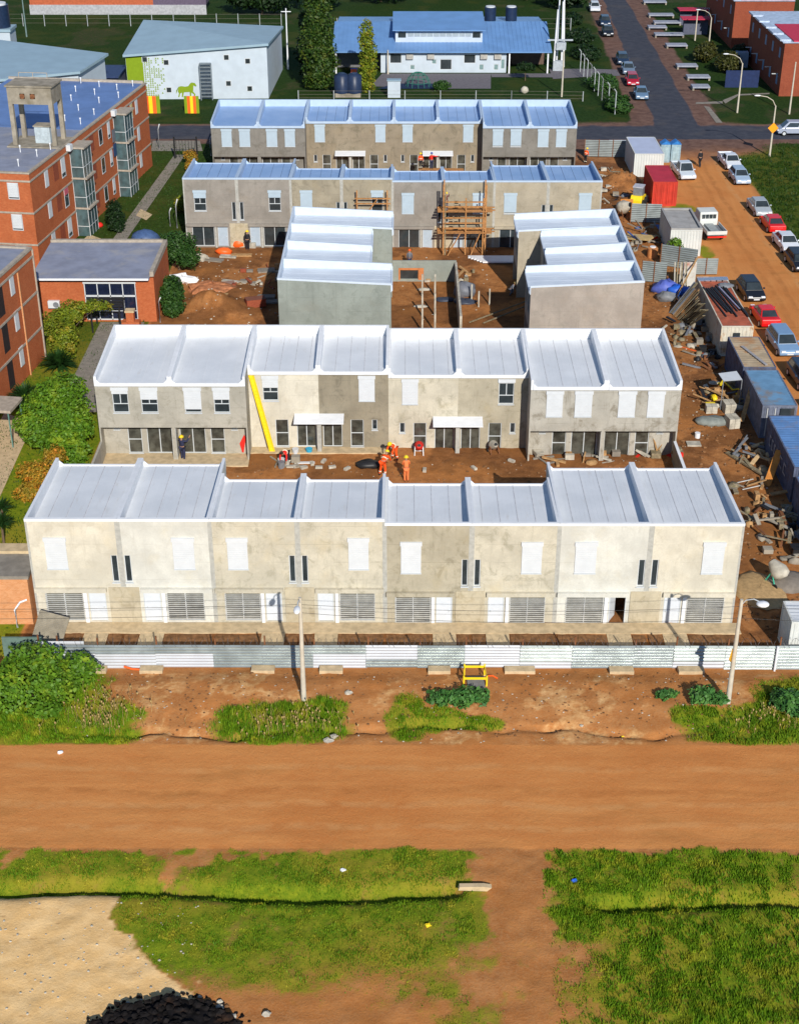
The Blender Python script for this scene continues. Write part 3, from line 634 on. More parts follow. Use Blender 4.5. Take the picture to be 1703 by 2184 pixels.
blades('grass',38.2,49,60,176,90000,.30,.10,leafmat('grass_blade_far_dimmed',(.020,.055,.005),(.05,.10,.010)),gz,'grass field right of the dirt street',13)  # blades darkened in colour to match the dimmed distant grass
blades('grass',-38,-21.8,66,176,60000,.16,.08,leafmat('grass_blade_lawn',(.020,.060,.006),(.05,.11,.012)),gz,'garden lawn beside the brick flats',14)
def straws(label,cx,cy,rx,ry,n,h,seed):
    g=random.Random(seed); t=thing('dry_weeds',label,'weeds',(cx,cy,hz(cx,cy))); m=MB()
    for k in range(n):
        x=g.gauss(0,rx*.5); y=g.gauss(0,ry*.5); l=h*g.uniform(.4,1); m.tube([(x,y,-.05),(x+g.uniform(-.12,.12)*l,y+g.uniform(-.12,.12)*l,l*.6),(x+g.uniform(-.3,.3)*l,y+g.uniform(-.3,.3)*l,l)],.014,3,0,.006,False)
        if g.random()<.5: m.blob((x,y,l*.8),(.05,.05,.08),4,3)
    m.build('stalks',[STRAW],t); return t
straws('dry straw-coloured weeds in front of the big bush',-15.9,61.6,2.2,1.6,150,1.0,1)
straws('dry straw-coloured stalks around the left lamp post',-5.8,60.8,3.0,1.2,110,.9,2)
straws('dry stalks among weeds right of the right lamp post',19.6,61.3,2.4,1.0,70,.6,3)
# shrubs on the verge
def PX(x,y,z=0): return G(x,y,z)
bx,by=PX(60,1545); tree('leafy_bush','big glossy green bush hiding the left end of the sheet fence','bush',-19.9,62.8,[(0,0,.9,2.0,1.8,1.3),(1.5,-.1,.8,1.5,1.3,1.1),(2.5,1.2,1.1,1.2,.9,1.0),(-1.8,-.2,1.0,2.0,1.8,1.3),(.3,1.0,1.8,1.7,1.2,.9),(1.3,-1.5,.4,.9,.7,.5)],9500,.11,LEAF,.08,.8,6,21,asp=.7)
tree('castor_bush','dark bluish green bush just left of the yellow-taped pit','bush',2.9,62.4,[(-.9,.1,.35,.7,.6,.4),(.3,0,.4,.9,.7,.5),(1.2,.2,.35,.6,.6,.42)],1500,.12,LEAFB,.03,.3,4,22,asp=.6)
tree('castor_bush','dark round bush at the foot of the right lamp post','bush',15.9,62.5,[(0,0,.4,.75,.65,.5),(.9,-.1,.3,.5,.45,.35)],1000,.12,LEAFB,.03,.3,3,23,asp=.6)
tree('castor_bush','small dark green bush on bare dirt in front of the fence','bush',13.9,62.9,[(0,0,.25,.45,.35,.28),(.5,.1,.2,.35,.3,.22)],450,.10,LEAFB,.02,.2,2,24,asp=.6)
tree('castor_bush','dark green bush at the right edge of the verge','bush',20.6,61.9,[(0,0,.5,1.1,.9,.65),(1.2,-.5,.45,.9,.7,.55),(-.5,.6,.4,.7,.6,.5)],2600,.13,LEAFB,.04,.4,4,25,asp=.6)
# trees and shrubs of the garden on the left
tree('garden_tree','rounded bright green tree left of the second row','tree',-24.4,93.0,[(0,0,3.0,2.5,2.3,1.7),(.3,.9,4.2,1.9,1.7,1.1),(-1.3,-.8,2.2,1.8,1.7,1.4),(1.3,-1.0,2.2,1.4,1.5,1.3),(1.5,-2.4,1.2,1.2,1.1,1.0),(-1.0,1.6,3.2,1.5,1.3,1.2),(.4,-2.0,1.6,1.3,1.1,1.1)],19000,.12,LEAF,.14,2.0,7,31)
tree('orange_shrub','orange and yellow autumn shrub below the rounded green tree','shrub',-24.6,87.0,[(0,0,1.1,1.3,1.2,.9),(.7,1.9,1.5,.9,.9,.7),(-.3,-1.9,.8,1.0,1.0,.7),(-.9,.6,1.0,.9,.9,.7)],4600,.09,LEAFO,.05,.8,6,32,hollow=.2)
spiky('yucca','dark spiky yucca at the lower left photo edge beside the nearest row',-25.3,79.6,130,1.0,LEAFD,stem=1.5,seed=4)
spiky('yucca','dark leafy yucca on a short stem just above the lower-left one',-25.9,82.0,120,.95,LEAFD,stem=1.3,seed=5)
spiky('flax_bush','dark green sword-leaved bush left of the rounded tree',-28.8,101.0,320,1.9,LEAFD,seed=6,w=.07)
spiky('flax_bush','dark blue-green sword-leaved bush below the yellow-green shrub',-27.6,107.6,340,1.9,LEAFD,seed=7,w=.07)
tree('garden_shrub','yellow-green shrub in front of the brick hall','shrub',-28.0,111.2,[(0,0,1.3,1.4,1.6,1.1),(-.6,2.2,1.6,1.4,1.3,1.1),(1.9,3.6,2.4,1.9,.9,.5),(.2,3.2,2.0,1.4,1.2,.9),(.6,-2.2,.9,1.1,1.1,.8)],8500,.11,LEAFY,.07,1.0,6,33)
tree('garden_tree','dark green round tree behind the brick hall','tree',-21.0,130.4,[(0,0,2.3,1.8,1.8,1.5),(1.0,-.8,1.6,1.2,1.2,1.2),(-1.0,.5,1.9,1.3,1.3,1.2)],7000,.13,LEAFD,.12,1.5,5,34)
tree('garden_shrub','dark green shrub at the right wall of the brick hall','shrub',-20.2,120.3,[(0,0,1.4,1.3,1.6,1.2),(.3,-1.8,.9,1.1,1.1,.9),(-.2,1.7,1.6,1.0,1.0,1.0)],6000,.12,LEAFD,.08,1.2,4,35)
tree('garden_shrub','dark shrub at the foot of the glass bay of the brick flats','shrub',-29.2,143.5,[(0,0,1.0,1.0,1.4,.9),(.5,-2,.7,.9,1.0,.6),(-.4,1.6,1.4,.8,1.0,.9)],3600,.11,LEAFDD,.06,.8,3,36)
tree('orange_shrub','small orange shrub by the dark gate posts near the cross street','shrub',-24.3,165.5,[(0,0,1.1,.9,.8,.8),(.3,-2.2,.7,.8,.9,.6)],1500,.10,LEAFO,.05,.7,3,37,hollow=.3)
tree('garden_shrub','yellowish bush left of the scaffolded row','shrub',-23.0,148.6,[(0,0,.9,1.0,1.2,.8)],1500,.10,LEAFY,.05,.7,3,38)
tree('garden_shrub','small green bush at the white office container','shrub',25.9,133.2,[(0,0,1.5,.75,.5,.8),(.2,-.1,.7,.7,.5,.6)],1200,.12,LEAF,.04,1.2,3,39)
# trees beyond the cross street
def poplar(label,x,y,h,r,mat,seed,n=7000,s=.22):
    bl=[(0+rnd.uniform(-.3,.3),rnd.uniform(-.3,.3),h*k,r*(1-.55*abs(k-.35)),r*(1-.55*abs(k-.35)),h*.16) for k in (.15,.3,.45,.6,.75,.9)]
    return tree('poplar_tree',label,'tree',x,y,bl,n,s,mat,.18,h*.7,5,seed)
poplar('tall dark green poplar left of the blue-roofed nursery',-11.4,203.2,12.0,2.6,leafmat('poplar_leaf',(.02,.06,.008),(.075,.12,.012),(.10,.12,.012)),41,12000)
poplar('slender yellow-green poplar in front of the blue-roofed nursery',-4.9,202.0,9.0,1.35,LEAFY,42,4200,.18)
poplar('dark poplar standing behind the taller poplar',-13.0,209.0,12.5,2.0,LEAFDD,43,6000)
g=random.Random(5)
for i,(x,y,h,r,lab) in enumerate([(-24,258,6,6,'broad dark tree mass behind the white hall'),(-15,262,7,6,'dark tree between white hall and nursery, far back'),(-4,270,7,7,'dark tree behind the left end of the nursery roof'),(9,276,6,7,'dark tree behind the middle of the nursery roof'),(22,272,6,6,'dark tree behind the right end of the nursery roof'),(28.5,264,5,4,'dark roadside tree at the top of the paved street')]):
    tree('background_tree',lab,'tree',x,y,[(0,0,h*.5,r,r*.7,h*.42),(r*.4,-1,h*.6,r*.6,r*.5,h*.35),(-r*.5,0,h*.55,r*.6,r*.5,h*.33)],4200,.34,LEAFDD,.25,h*.5,4,50+i,'dark trees at the top of the picture')
tree('garden_shrub','small clipped tree on the nursery terrace','shrub',17.2,208.6,[(0,0,1.9,1.3,1.0,.6)],900,.16,LEAFDD,.07,1.5,3,61)
tree('garden_shrub','low green bush beside the climbing dome','shrub',5.2,202.0,[(0,0,.8,1.3,1.0,.7)],1100,.15,LEAFD,.05,.5,3,62)
for i,(x,y,r,lab) in enumerate([(27.6,250,2.2,'roadside shrub beside the white car at the top'),(27.9,236,2.4,'roadside shrub beside the two dark cars'),(27.4,224,2.2,'roadside shrub above the paved yard'),(27.6,204,2.4,'roadside shrub beside the red parked car'),(28.2,192,1.9,'roadside shrub nearest to the street corner')]):
    tree('roadside_shrub',lab,'shrub',x,y,[(0,0,.7,r,r*1.6,.9),(.3,2.5,.6,r*.8,r,.8)],2200,.2,LEAFDD if i<3 else LEAFD,.05,.4,3,70+i,'shrubs along the paved street')
for i,(x,y,r,lab) in enumerate([(46.6,213.5,2.0,'olive bush behind the front-yard lamp post'),(44.6,220.5,1.8,'yellowish bush by the drain bridges'),(49.2,219,1.7,'bush against the dark side of the red-roofed house')]):
    tree('garden_shrub',lab,'shrub',x,y,[(0,0,1.4,r,r,1.3),(.5,1.5,1.8,r*.7,r*.7,1.0)],2200,.2,LEAFDD if i==2 else leafmat('olive_leaf%d'%i,(.035,.045,.008),(.10,.09,.015)),.06,1,3,80+i,'bushes in front of the red-roofed house')
# ---------------- front fence ----------------
FY=66.0
def FXp(px): return OY(px,1400,FY)[0]
FENCE=thing('sheet_fence','long corrugated sheet fence in grey and white panels in front of the nearest row','fence',(0,FY,0))
def sheet(mb,x0,x1,z0,z1,depth,y=0,per=.205):
    n=max(1,round((z1-z0)/per)); pr=[]; dz=(z1-z0)/n
    for k in range(n):
        z=z0+k*dz; pr+=[(-.01,z),(-depth,z+dz*.42),(-depth,z+dz*.55),(-.01,z+dz*.97)]
    pr.append((-.01,z1))
    for k in range(len(pr)-1):
        a,b=pr[k],pr[k+1]; mb.face([(x0,y+a[0],a[1]),(x1,y+a[0],a[1]),(x1,y+b[0],b[1]),(x0,y+b[0],b[1])])
    mb.face([(x0,y+.012,z1),(x1,y+.012,z1),(x1,y+.012,z0),(x0,y+.012,z0)])
PAN=[(80,180,'W','W',.5,-.1),(120,205,'G','W',.62,0),(205,330,'G','W',.62,0),(330,455,'G','W',.62,0),(455,560,'G','G',.5,0),(560,665,'G','G',.5,0),(665,780,'G','W',.62,0),(780,890,'W','G',.38,.02),(890,988,'G','G',.5,0),(988,1108,'W','W',.5,.02),(1108,1219,'G','W',.30,0),(1219,1348,'M','M',.5,0),(1348,1435,'M','M',.5,0),(1435,1545,'G','W',.30,0),(1545,1655,'G','G',.5,-.12),(1655,1760,'G','M',.5,-.12),(1760,1900,'G','W',.5,-.12)]
MM={'W':GALW,'G':GALV,'M':GALM}
for i,(a,b,t_,bt,sp,dz) in enumerate(PAN):
    x0,x1=FXp(a),FXp(b)+.06; y=-.03*(i%3); zb=.02+dz-(.05 if i%4==2 else 0); zt=1.52+(i%3)*.012; zm=zb+(zt-zb)*sp
    if i==0: zt=1.75; zm=.9
    m=MB(); sheet(m,x0,x1,zb,zm,.06 if bt=='W' else .10,y); m.build('sheet_panel',[MM[bt]],FENCE)
    m=MB(); sheet(m,x0,x1,zm-.02,zt,.06 if t_=='W' else .10,y-.012); m.build('sheet_panel',[MM[t_]],FENCE)
    m=MB(); m.box(x0+.1,x0+.18,.05,.13,-.1,zt+.35+.15*(i%2)); m.build('post',[RUST],FENCE)
m=MB(); m.cyl(FXp(1652),-.25,-.4,1.62,.06,10); m.build('white_post',[CAP],FENCE)
WIRE=plain('razor_wire',(.16,.15,.15),.5,.6)
m=MB(); pts=[]; x=FXp(120)
n=int((FXp(1800)-x)/.45*10)
for k in range(n): 
    a=k/10*2*math.pi; pts.append((x+k*.045+.1*math.sin(a*.5),.12+.05*math.sin(k*.21)+.26*math.cos(a),1.60+.24*math.sin(a)))
m.tube(pts,.009,3,0,None,False,False); o=m.build('razor_wire_coil',[WIRE],None,(0,FY,0)); tag(o,'coil of razor wire along the top of the sheet fence','razor wire')
for k,(a,b,lab) in enumerate([(188,228,'leftmost pale doorstep slab poking out under the sheet fence'),(299,348,'pale doorstep slab under the fence beside an orange pipe'),(536,586,'pale doorstep slab under the fence left of the left lamp post'),(681,731,'pale doorstep slab under the fence right of the left lamp post'),(912,960,'worn doorstep slab under the fence left of the yellow-taped pit'),(1075,1140,'pale slab under the fence right of the yellow-taped pit'),(1298,1350,'pale slab under the fence, last before the right lamp post'),(1445,1500,'brownish slab leaning out under the fence near the right lamp post')]):
    x0,x1=FXp(a),FXp(b); t=MB(); t.box(x0-(x0+x1)/2,x1-(x0+x1)/2,-.55,.0,-.1,.24); o=t.build('doorstep_slab',[SLABC],None,((x0+x1)/2,FY-.13,hz((x0+x1)/2,FY-.3)),0,.02); tag(o,lab,'concrete slab','doorstep slabs under the fence')
# ---------------- strip between the fence and the nearest row ----------------
m=MB(); m.box(-20.7,19.4,69.35,70.42,-.05,.07); o=m.build('path',[SLABC]); tag(o,kind='structure')
for i in range(8):
    s0,s1=XB[i],XB[i+1]; Wd=s1-s0; a,b=(s1-.42*Wd,s1-.20*Wd) if i%2==0 else (s0+.20*Wd,s0+.42*Wd)
    m=MB(); m.box(a-.1,b+.15,66.3,69.346,-.05,.05); o=m.build('path',[SLABC]); tag(o,kind='structure')
    for (c,d) in ((s0+.08,a-.16),(b+.21,s1-.08)):
        if d-c<.6: continue
        m=MB(); m.box(c,d,66.9,69.2,-.1,.045+.02*(i%2)); o=m.build('garden_bed',[SOILC]); tag(o,kind='structure')
# rough cap of stones on the nearest garden strip
def stones(name,label,spots,r,mat,seed=3):
    g=random.Random(seed); m=MB()
    for x,y in spots:
        s=r*g.uniform(.5,1.4); m.blob((x,y,hz(x,y)+s*.25),(s,s*g.uniform(.6,1),s*.5),6,4,.25,0,False)
    o=m.build(name,[mat]); return tag(o,label,'stones',kind='stuff')
g=random.Random(11)
stones('rubble','small pale stones and litter scattered over the verge',[(g.uniform(-17,18),g.uniform(59.3,65.6)) for k in range(260)],.045,STONE,1)
stones('rubble','small pale stones on the sand at the bottom left',[(g.uniform(-19,-9),g.uniform(41,48)) for k in range(160)],.05,STONE,2)
stones('rubble','crumbs of mortar and gravel between the nearest two rows',[(g.uniform(-20,19),g.uniform(80.5,91.5)) for k in range(160)],.05,STONE,4)
stones('rubble','broken bricks and gravel in the left yard',[(g.uniform(-20,-10.5),g.uniform(110,136)) for k in range(150)],.08,STONE,5)
stones('rubble','broken bricks and gravel in the middle courtyard',[(g.uniform(-.5,9.5),g.uniform(101,136)) for k in range(60)],.07,STONE,6)
stones('rubble','gravel and mortar crumbs along the right strip of the site',[(g.uniform(19.8,25.5),g.uniform(68,165)) for k in range(160)],.07,STONE,7)
stones('rubble','dark clods in the right strip of the site',[(g.uniform(19.8,25.5),g.uniform(68,165)) for k in range(900)],.12,SOILC,8)
stones('rubble','earth clods between the nearest two rows',[(g.uniform(-20,19),g.uniform(80,91)) for k in range(500)],.09,SOILC,9)
stones('rubble','earth clods on the verge',[(g.uniform(-18,18),g.uniform(59.8,65.6)) for k in range(700)],.06,SOILC,10)
for i,(px,py,r,lab,mt) in enumerate([(700,1583,.26,'pale grey lump lying at the road edge below the left lamp post',STONE),(712,1573,.2,'small pale block beside the lump at the road edge',STONE),(742,1488,.22,'flat pale stone on the verge right of the left lamp post',STONE),(731,1856,.13,'white litter bag in the left roadside grass',CAP),(1224,1879,.16,'bright blue plastic bag in the right roadside grass',BLUEP),(912,1976,.15,'yellow plastic bottle in the grass left of the track',YEL),(128,1607,.16,'white litter at the road edge below the big bush',CAP),(568,2165,.20,'pale stone at the bottom edge well right of the dark heap',STONE),(468,2140,.16,'bigger pale stone just off the rim of the dark heap',STONE),(1240,1548,.12,'pale stone on the road edge right of the middle',STONE),(1328,1563,.08,'yellow scrap on the verge left of the right lamp post',YEL)]):
    x,y=PX(px,py); m=MB(); m.blob((0,0,r*.35),(r,r*.7,r*.55),7,5,.3,0,False); o=m.build('litter',[mt],None,(x,y,hz(x,y))); tag(o,lab,'litter')
x,y=PX(1012,1897); m=MB(); m.prism([(-.75,0),(.55,-.05),(.75,.15),(.4,.22),(-.7,.2)],'y',-.12,.12); o=m.build('broken_slab',[SLABC],None,(x,y,hz(x,y)+.05)); tag(o,'broken pale kerb slab where the dirt track meets the left grass','slab')
# dark heap at the lower edge
g=random.Random(31); m=MB(); hx,hy=PX(352,2222)
m.blob((0,-.2,0),(3.3,2.3,.42),40,12,.06,0,False)
for k in range(330):
    th=g.uniform(0,6.283); u=g.uniform(0,1)**.5; rr=g.uniform(.06,.26)*(1.3 if u>.85 else .8); a=3.25*u*math.cos(th); b=-.2+2.35*u*math.sin(th); q=.42*math.sqrt(max(0,1-u*u))+.02; m.blob((a,b,q),(rr,rr*.8,rr*.7),6,4,.25,0,False)
for k in range(90):
    th=g.uniform(0,3.14); u=g.uniform(1.0,1.16); rr=g.uniform(.03,.10); m.blob((3.25*u*math.cos(th),-.2+2.35*u*math.sin(th),rr*.3),(rr,rr,rr*.7),5,4,.3,0,False)
o=m.build('dark_heap',[plain('black_rubble',(.016,.014,.014),.95,0,.05,.5,3,(.045,.025,.016))],None,(hx,hy,0)); tag(o,'near-black heap of rubble at the lower left edge of the picture','heap')
for k,(px,py,r_) in enumerate([(455,2147,.14),(470,2152,.18),(484,2149,.10),(497,2170,.15),(440,2139,.12),(272,2141,.12),(234,2167,.14),(426,2128,.09)]):
    x,y=PX(px,py); m=MB(); m.blob((0,0,r_*.4),(r_,r_*.8,r_*.6),7,5,.3,0,False); o=m.build('rim_stone',[STONE if k%2 else SOILC],None,(x,y,hz(x,y))); tag(o,'%s loose stone on the rim of the dark heap'%['third from the right','second from the right','small pale','rightmost','reddish','left brown','leftmost pale','tiny'][k],'stone','stones round the dark heap')
# ---------------- lamp posts and wires ----------------
def lamp_post(label,x,y,h,arm,name='lamp_post',head='bulb',mat=POLE,group='lamp posts along the front road',sign=False):
    t=thing(name,label,'lamp post',(x,y,hz(x,y)),0,group); m=MB(); m.tube([(0,0,-.3),(0,0,h)],.15,10,0,.085); m.build('pole',[mat],t)
    e=Vector(arm); a=MB(); a.tube([(0,0,h-.35),(e.x*.25,e.y*.25,h+.05),(e.x*.7,e.y*.7,h+.25),(e.x,e.y,h+.2)],.03,6); a.build('arm',[FRAME],t)
    l=MB(); d=e.normalized()
    if head=='bulb': l.blob((e.x+d.x*.2,e.y+d.y*.2,h+.12),(.17+.2*abs(d.x),.17+.2*abs(d.y),.13),10,6,0)
    else: l.blob((e.x+d.x*.2,e.y+d.y*.2,h+.2),(.12+.3*abs(d.x),.12+.3*abs(d.y),.08),8,5,0)
    l.build('lamp_head',[CAP],t)
    return t
L1=lamp_post('concrete lamp post standing in weeds left of centre before the sheet fence',-5.24,62.74,6.45,(-.05,-1.15,0))
L2=lamp_post('concrete lamp post with a yellow sign near the right end of the sheet fence',17.26,62.46,6.5,(.75,-.5,0))
m=MB(); m.prism([(-.42,0),(0,-.42),(.42,0),(0,.42)],'y',-.02,.02); o=m.build('sign_plate',[plain('amber_sign',(.80,.42,.02),.5,0,.4,.1)],L2,(-.12,.06,3.0),R(62))
def wire(label,pts,sag,r=.012,n=14):
    m=MB(); P=[]
    for a,b in zip(pts[:-1],pts[1:]):
        a=Vector(a); b=Vector(b)
        for k in range(n): u=k/n; p=a.lerp(b,u); p.z-=4*sag*u*(1-u); P.append(p)
    P.append(Vector(pts[-1])); m.tube(P,r,4,0,None,False); o=m.build('overhead_wire',[BLACK]); tag(o,label,'wire','overhead wires between the lamp posts')
wire('upper overhead wire between the lamp posts',[(-45,62.6,6.4),(-5.24,62.74,6.25),(17.26,62.46,6.35),(45,62.4,6.2)],.35)
wire('lower overhead wire between the lamp posts',[(-45,62.6,5.9),(-5.24,62.74,5.75),(17.26,62.46,5.65),(45,62.4,5.6)],.45)
# yellow taped pit
x,y=PX(1012,1462); t=thing('pit_barrier','yellow-taped frame around a small pit in front of the fence','barrier',(x,y,hz(x,y)))
for a,b in ((-.62,-.35),(.62,-.35),(-.55,.75),(.55,.75)): MB().box(a-.04,a+.04,b-.04,b+.04,-.05,.72).build('post',[YEL],t)
m=MB(); 
for z in (.55,): 
    m.beam((-.62,-.35,z),(.62,-.35,z),.03,.14); m.beam((.62,-.35,z),(.55,.75,z),.03,.14); m.beam((.55,.75,z),(-.55,.75,z),.03,.14); m.beam((-.55,.75,z),(-.62,-.35,z),.03,.14)
m.build('tape',[YEL],t); MB().box(-.42,.52,-.75,.5,.0,.12).build('pit_cover',[plain('grey_slab',(.22,.21,.2),.9)],t)
m=MB(); m.tube([(0,0,.05),(.25,-.1,.12),(.5,-.25,.05)],.05,6); o=m.build('orange_pipe',[ORP],None,(x+.75,y+.6,hz(x,y))); tag(o,'short orange pipe end beside the yellow-taped pit','pipe')
x,y=PX(282,1432); m=MB(); m.tube([(-.45,.1,.15),(0,0,.06),(.5,-.05,.05)],.06,6); o=m.build('orange_pipe',[ORP],None,(x,y,hz(x,y)+.1)); tag(o,'orange drain pipe by the doorstep slab at the left of the fence','pipe')
# ---------------- brick annexe at the left of the nearest row ----------------
t=thing('brick_annexe','low light orange brick annexe with flat roof left of the nearest row','building',(-24.6,70.3,0))
m=MB(); wall(m,-3,3.25,0,3.1,0,.2,[(-.3,.6,0,2.1)]); m.box(-3,3.25,.2,3.2,0,3.1); m.build('wall',[BRICKL],t)
MB().box(-3.1,3.35,-.1,3.3,3.1,3.32).build('roof',[SLABG],t); MB().box(-3.1,3.35,2.4,3.3,3.32,3.5).build('roof_kerb',[SLABC],t)
MB().box(-.25,.55,.05,.1,0,2.05).build('door',[DOORB],t)
m=MB(); m.tube([(2.4,-.35,-.1),(2.4,-.35,1.2),(2.75,-.3,1.7),(3.1,-.1,1.75)],.06,8); m.build('drain_pipe',[CAP],t)
m=MB(); sheet(m,-.9,.9,0,1.9,.05,0,.1); o=m.build('leaning_sheet',[plain('cement_sheet',(.33,.29,.22),.85)],None,(-20.15,67.9,.1)); o.rotation_euler=(R(-38),R(8),R(-14)); tag(o,'ribbed grey cement sheet leaning at the corner of the nearest row','sheet')
MB_=MB(); MB_.box(-2.2,0,-.05,.05,0,1.6); o=MB_.build('green_screen',[plain('green_shade_cloth',(.13,.20,.17),.8)],None,(-19.9,66.6,0)); tag(o,'green shade cloth screen behind the big bush at the left','screen')
# ---------------- paving of the left garden ----------------
def path_poly(pts,mat,z=.035,name='path'):
    m=MB(); m.face([(x,y,z) for x,y in pts]); o=m.build(name,[mat]); tag(o,kind='structure')
path_poly([PX(-60,1170),PX(0,1060),PX(70,905),PX(10,880),PX(-60,1010)],SLABC,.03)
path_poly([(-26.0,99),(-22.2,99),(-22.2,117.1),(-26.0,117.1)],SLABG,.036)
path_poly([PX(232,522),PX(262,522),PX(395,330),PX(372,330)],SLABG,.03)
path_poly([PX(190,500),PX(222,512),PX(228,520),PX(170,545),PX(142,545)],SLABC,.04)
path_poly([PX(300,446),PX(290,460),PX(312,470),PX(325,458)],SLABC,.041)
path_poly([PX(326,300),PX(426,300),PX(432,322),PX(322,322)],SLABG,.028)
# ---------------- brick flats on the left ----------------
FR=-math.atan2(5.1,35.6)
def flat_window(par,u,w,z0,z1,face,shut=1,c=SHUT,off=0):
    """face 'E': wall x=0 facing +x, u along y ; face 'S': wall y=0 facing -y, u along x"""
    if face=='E':
        m=MB(); m.box(-.02,.05,u,u+w,z0-.08,z0).box(-.02,.03,u-.05,u,z0-.08,z1+.05).box(-.02,.03,u+w,u+w+.05,z0-.08,z1+.05).box(-.02,.03,u,u+w,z1,z1+.05); wd=m.build('window',[FRAME],par)
        MB().box(.002,.015,u,u+w,z0,z1).build('pane',[GLASS],wd)
        if shut: 
            m=MB(); n=int((z1-z0)*shut/.16)+1; h=(z1-z0)*shut
            for k in range(n): m.box(.016,.045,u+.02,u+w-.02,z1-h*(k+1)/n+.012,z1-h*k/n)
            m.build('roller_shutter',[c],wd)
    else:
        m=MB(); m.box(u,u+w,-.05,.02,z0-.08,z0).box(u-.05,u,-.03,.02,z0-.08,z1+.05).box(u+w,u+w+.05,-.03,.02,z0-.08,z1+.05).box(u,u+w,-.03,.02,z1,z1+.05); wd=m.build('window',[FRAME],par)
        MB().box(u,u+w,-.015,-.002,z0,z1).build('pane',[GLASS],wd)
        if shut:
            m=MB(); n=int((z1-z0)*shut/.16)+1; h=(z1-z0)*shut
            for k in range(n): m.box(u+.02,u+w-.02,-.045,-.016,z1-h*(k+1)/n+.012,z1-h*k/n)
            m.build('roller_shutter',[c],wd)
ROOFP=plain('bitumen_grey_roof',(.26,.28,.36),.75,0,.3,.15,.8,(.36,.35,.36)); ROOFBL=plain('blue_roof_membrane',(.13,.22,.46),.5,0,.4,.15,.5)
BAYG=plain('greenish_bay_glass',(.07,.12,.13),.12,0,.8,.35,1.5); TOWG=plain('tower_concrete',(.33,.29,.23),.9,0,.15,.25,1.2,(.20,.17,.12))
def bay(par,y0,y1,dep,zs):
    for k,(z0,z1) in enumerate(zs):
        m=MB(); m.box(0,dep+.25,y0-.1,y1+.1,z1-.16,z1); s=m.build('balcony_slab',[BAND],par)
        f=MB(); t=.05
        for yy in (y0,(y0*2+y1)/3,(y0+2*y1)/3,y1): f.box(dep-t,dep,yy-t/2,yy+t/2,z0,z1-.16)
        f.box(.02,.02+t,y0,y0+t,z0,z1-.16).box(dep-t,dep,y0,y1,z0+1.0,z0+1.06).box(.05,dep,y0,y0+t,z0+1.0,z0+1.06)
        fr=f.build('bay_frame',[FRAME],par)
        g_=MB(); g_.box(.07,dep-.06,y0+.01,y0+.03,z0+.02,z1-.17); g_.box(dep-.035,dep-.015,y0+.05,y1-.05,z0+.02,z1-.17); g_.build('bay_glass',[BAYG],fr)
        c=MB(); c.box(.12,dep-.1,y0+.06,y0+.10,z0+.3+.2*k,z0+1.5); c.build('pale_panel',[plain('pale_curtain',(.50,.62,.62),.7)],fr)
A=thing('brick_flats','long three-storey brick flats with blue roof and concrete water tower at the left','flats',(-33.9,129.9,0),FR)
m=MB(); H1=9.25; m.box(-16,0,0,36,0,H1); m.build('wall',[BRICK],A)
m=MB(); m.box(-16,.06,-.06,.25,H1,H1+.15).box(-.25,.06,.25,36.06,H1,H1+.15).box(-16,-.25,35.8,36.06,H1,H1+.35); m.build('roof_kerb',[BAND],A)
m=MB(); m.box(-16,-.25,.25,15.5,H1,H1+.05,0); m.box(-16,-.25,15.5,35.8,H1,H1+.08,1); m.build('roof',[ROOFP,ROOFBL],A)
for z in (8.5,5.52,2.5): 
    m=MB(); m.box(-16,.07,-.07,0,z,z+.16).box(.0,.07,0,36.05,z,z+.16); m.build('floor_band',[BAND],A)
for z in (6.95,4.0,1.0):
    flat_window(A,-2.15,.95 if z>6 else .95,z,z+1.4,'S',.93)
for k,z in enumerate((7.0,4.05,1.05)):
    flat_window(A,3.6,.85,z,z+1.4,'E',1); flat_window(A,8.0,1.0,z-.35,z+1.4,'E',.35 if k==1 else .8,plain('rose_curtain',(.6,.12,.16),.8) if k==1 else SHUT)
    flat_window(A,19.2,1.0,z-.2,z+1.3,'E',0); flat_window(A,22.0,.7,z-.2,z+1.4,'E',.8); flat_window(A,31.6,.75,z,z+1.4,'E',1)
    m=MB(); m.box(-.6,.004,5.9,7.2,z-.3,z+1.4); 
    m=MB(); m.box(.002,.01,5.9,7.2,z-.2,z+1.4); m.build('recess_shade_panel',[BRICKD],A); m=MB(); m.box(.002,.01,16.3,17.6,z-.2,z+1.4); m.build('recess_shade_panel',[BRICKD],A)  # flat panels; the shade of each recess is painted as darker brick
bay(A,10.5,13.0,1.3,[(0,2.95),(2.95,5.95),(5.95,8.95)]); bay(A,23.9,26.5,1.3,[(0,2.95),(2.95,5.95),(5.95,8.95)])
flat_window(A,29.9,.6,6.9,8.4,'E',1,plain('yellow_blind',(.62,.50,.20),.8))
for k,(y,z,c) in enumerate(((22.9,4.6,BLUED),(22.9,6.1,GCLOTH))): MB().box(.12,.16,y,y+.9,z,z+1.3).build('hanging_laundry',[c],A)
g=random.Random(3)
for k,(x,y) in enumerate([(-1.8,2.2),(-1.3,5.6),(-3.4,6.8),(-.9,8.1),(-5,3),(-7,2.2),(-2.4,13.5),(-1.2,17.6),(-3.2,18.6),(-1.1,21.5),(-3.3,23),(-2.2,26.4),(-5.5,27),(-.9,29),(-3.9,30),(-6.4,31),(-2.2,32.5),(-4.6,33.6),(-1.0,34.4),(-7.2,35)]):
    m=MB(); m.cyl(0,0,0,.55,.045,8); m.cyl(0,0,.55,.68,.09,8); m.build('vent_pipe',[CAP],A,(x,y,H1+.05))
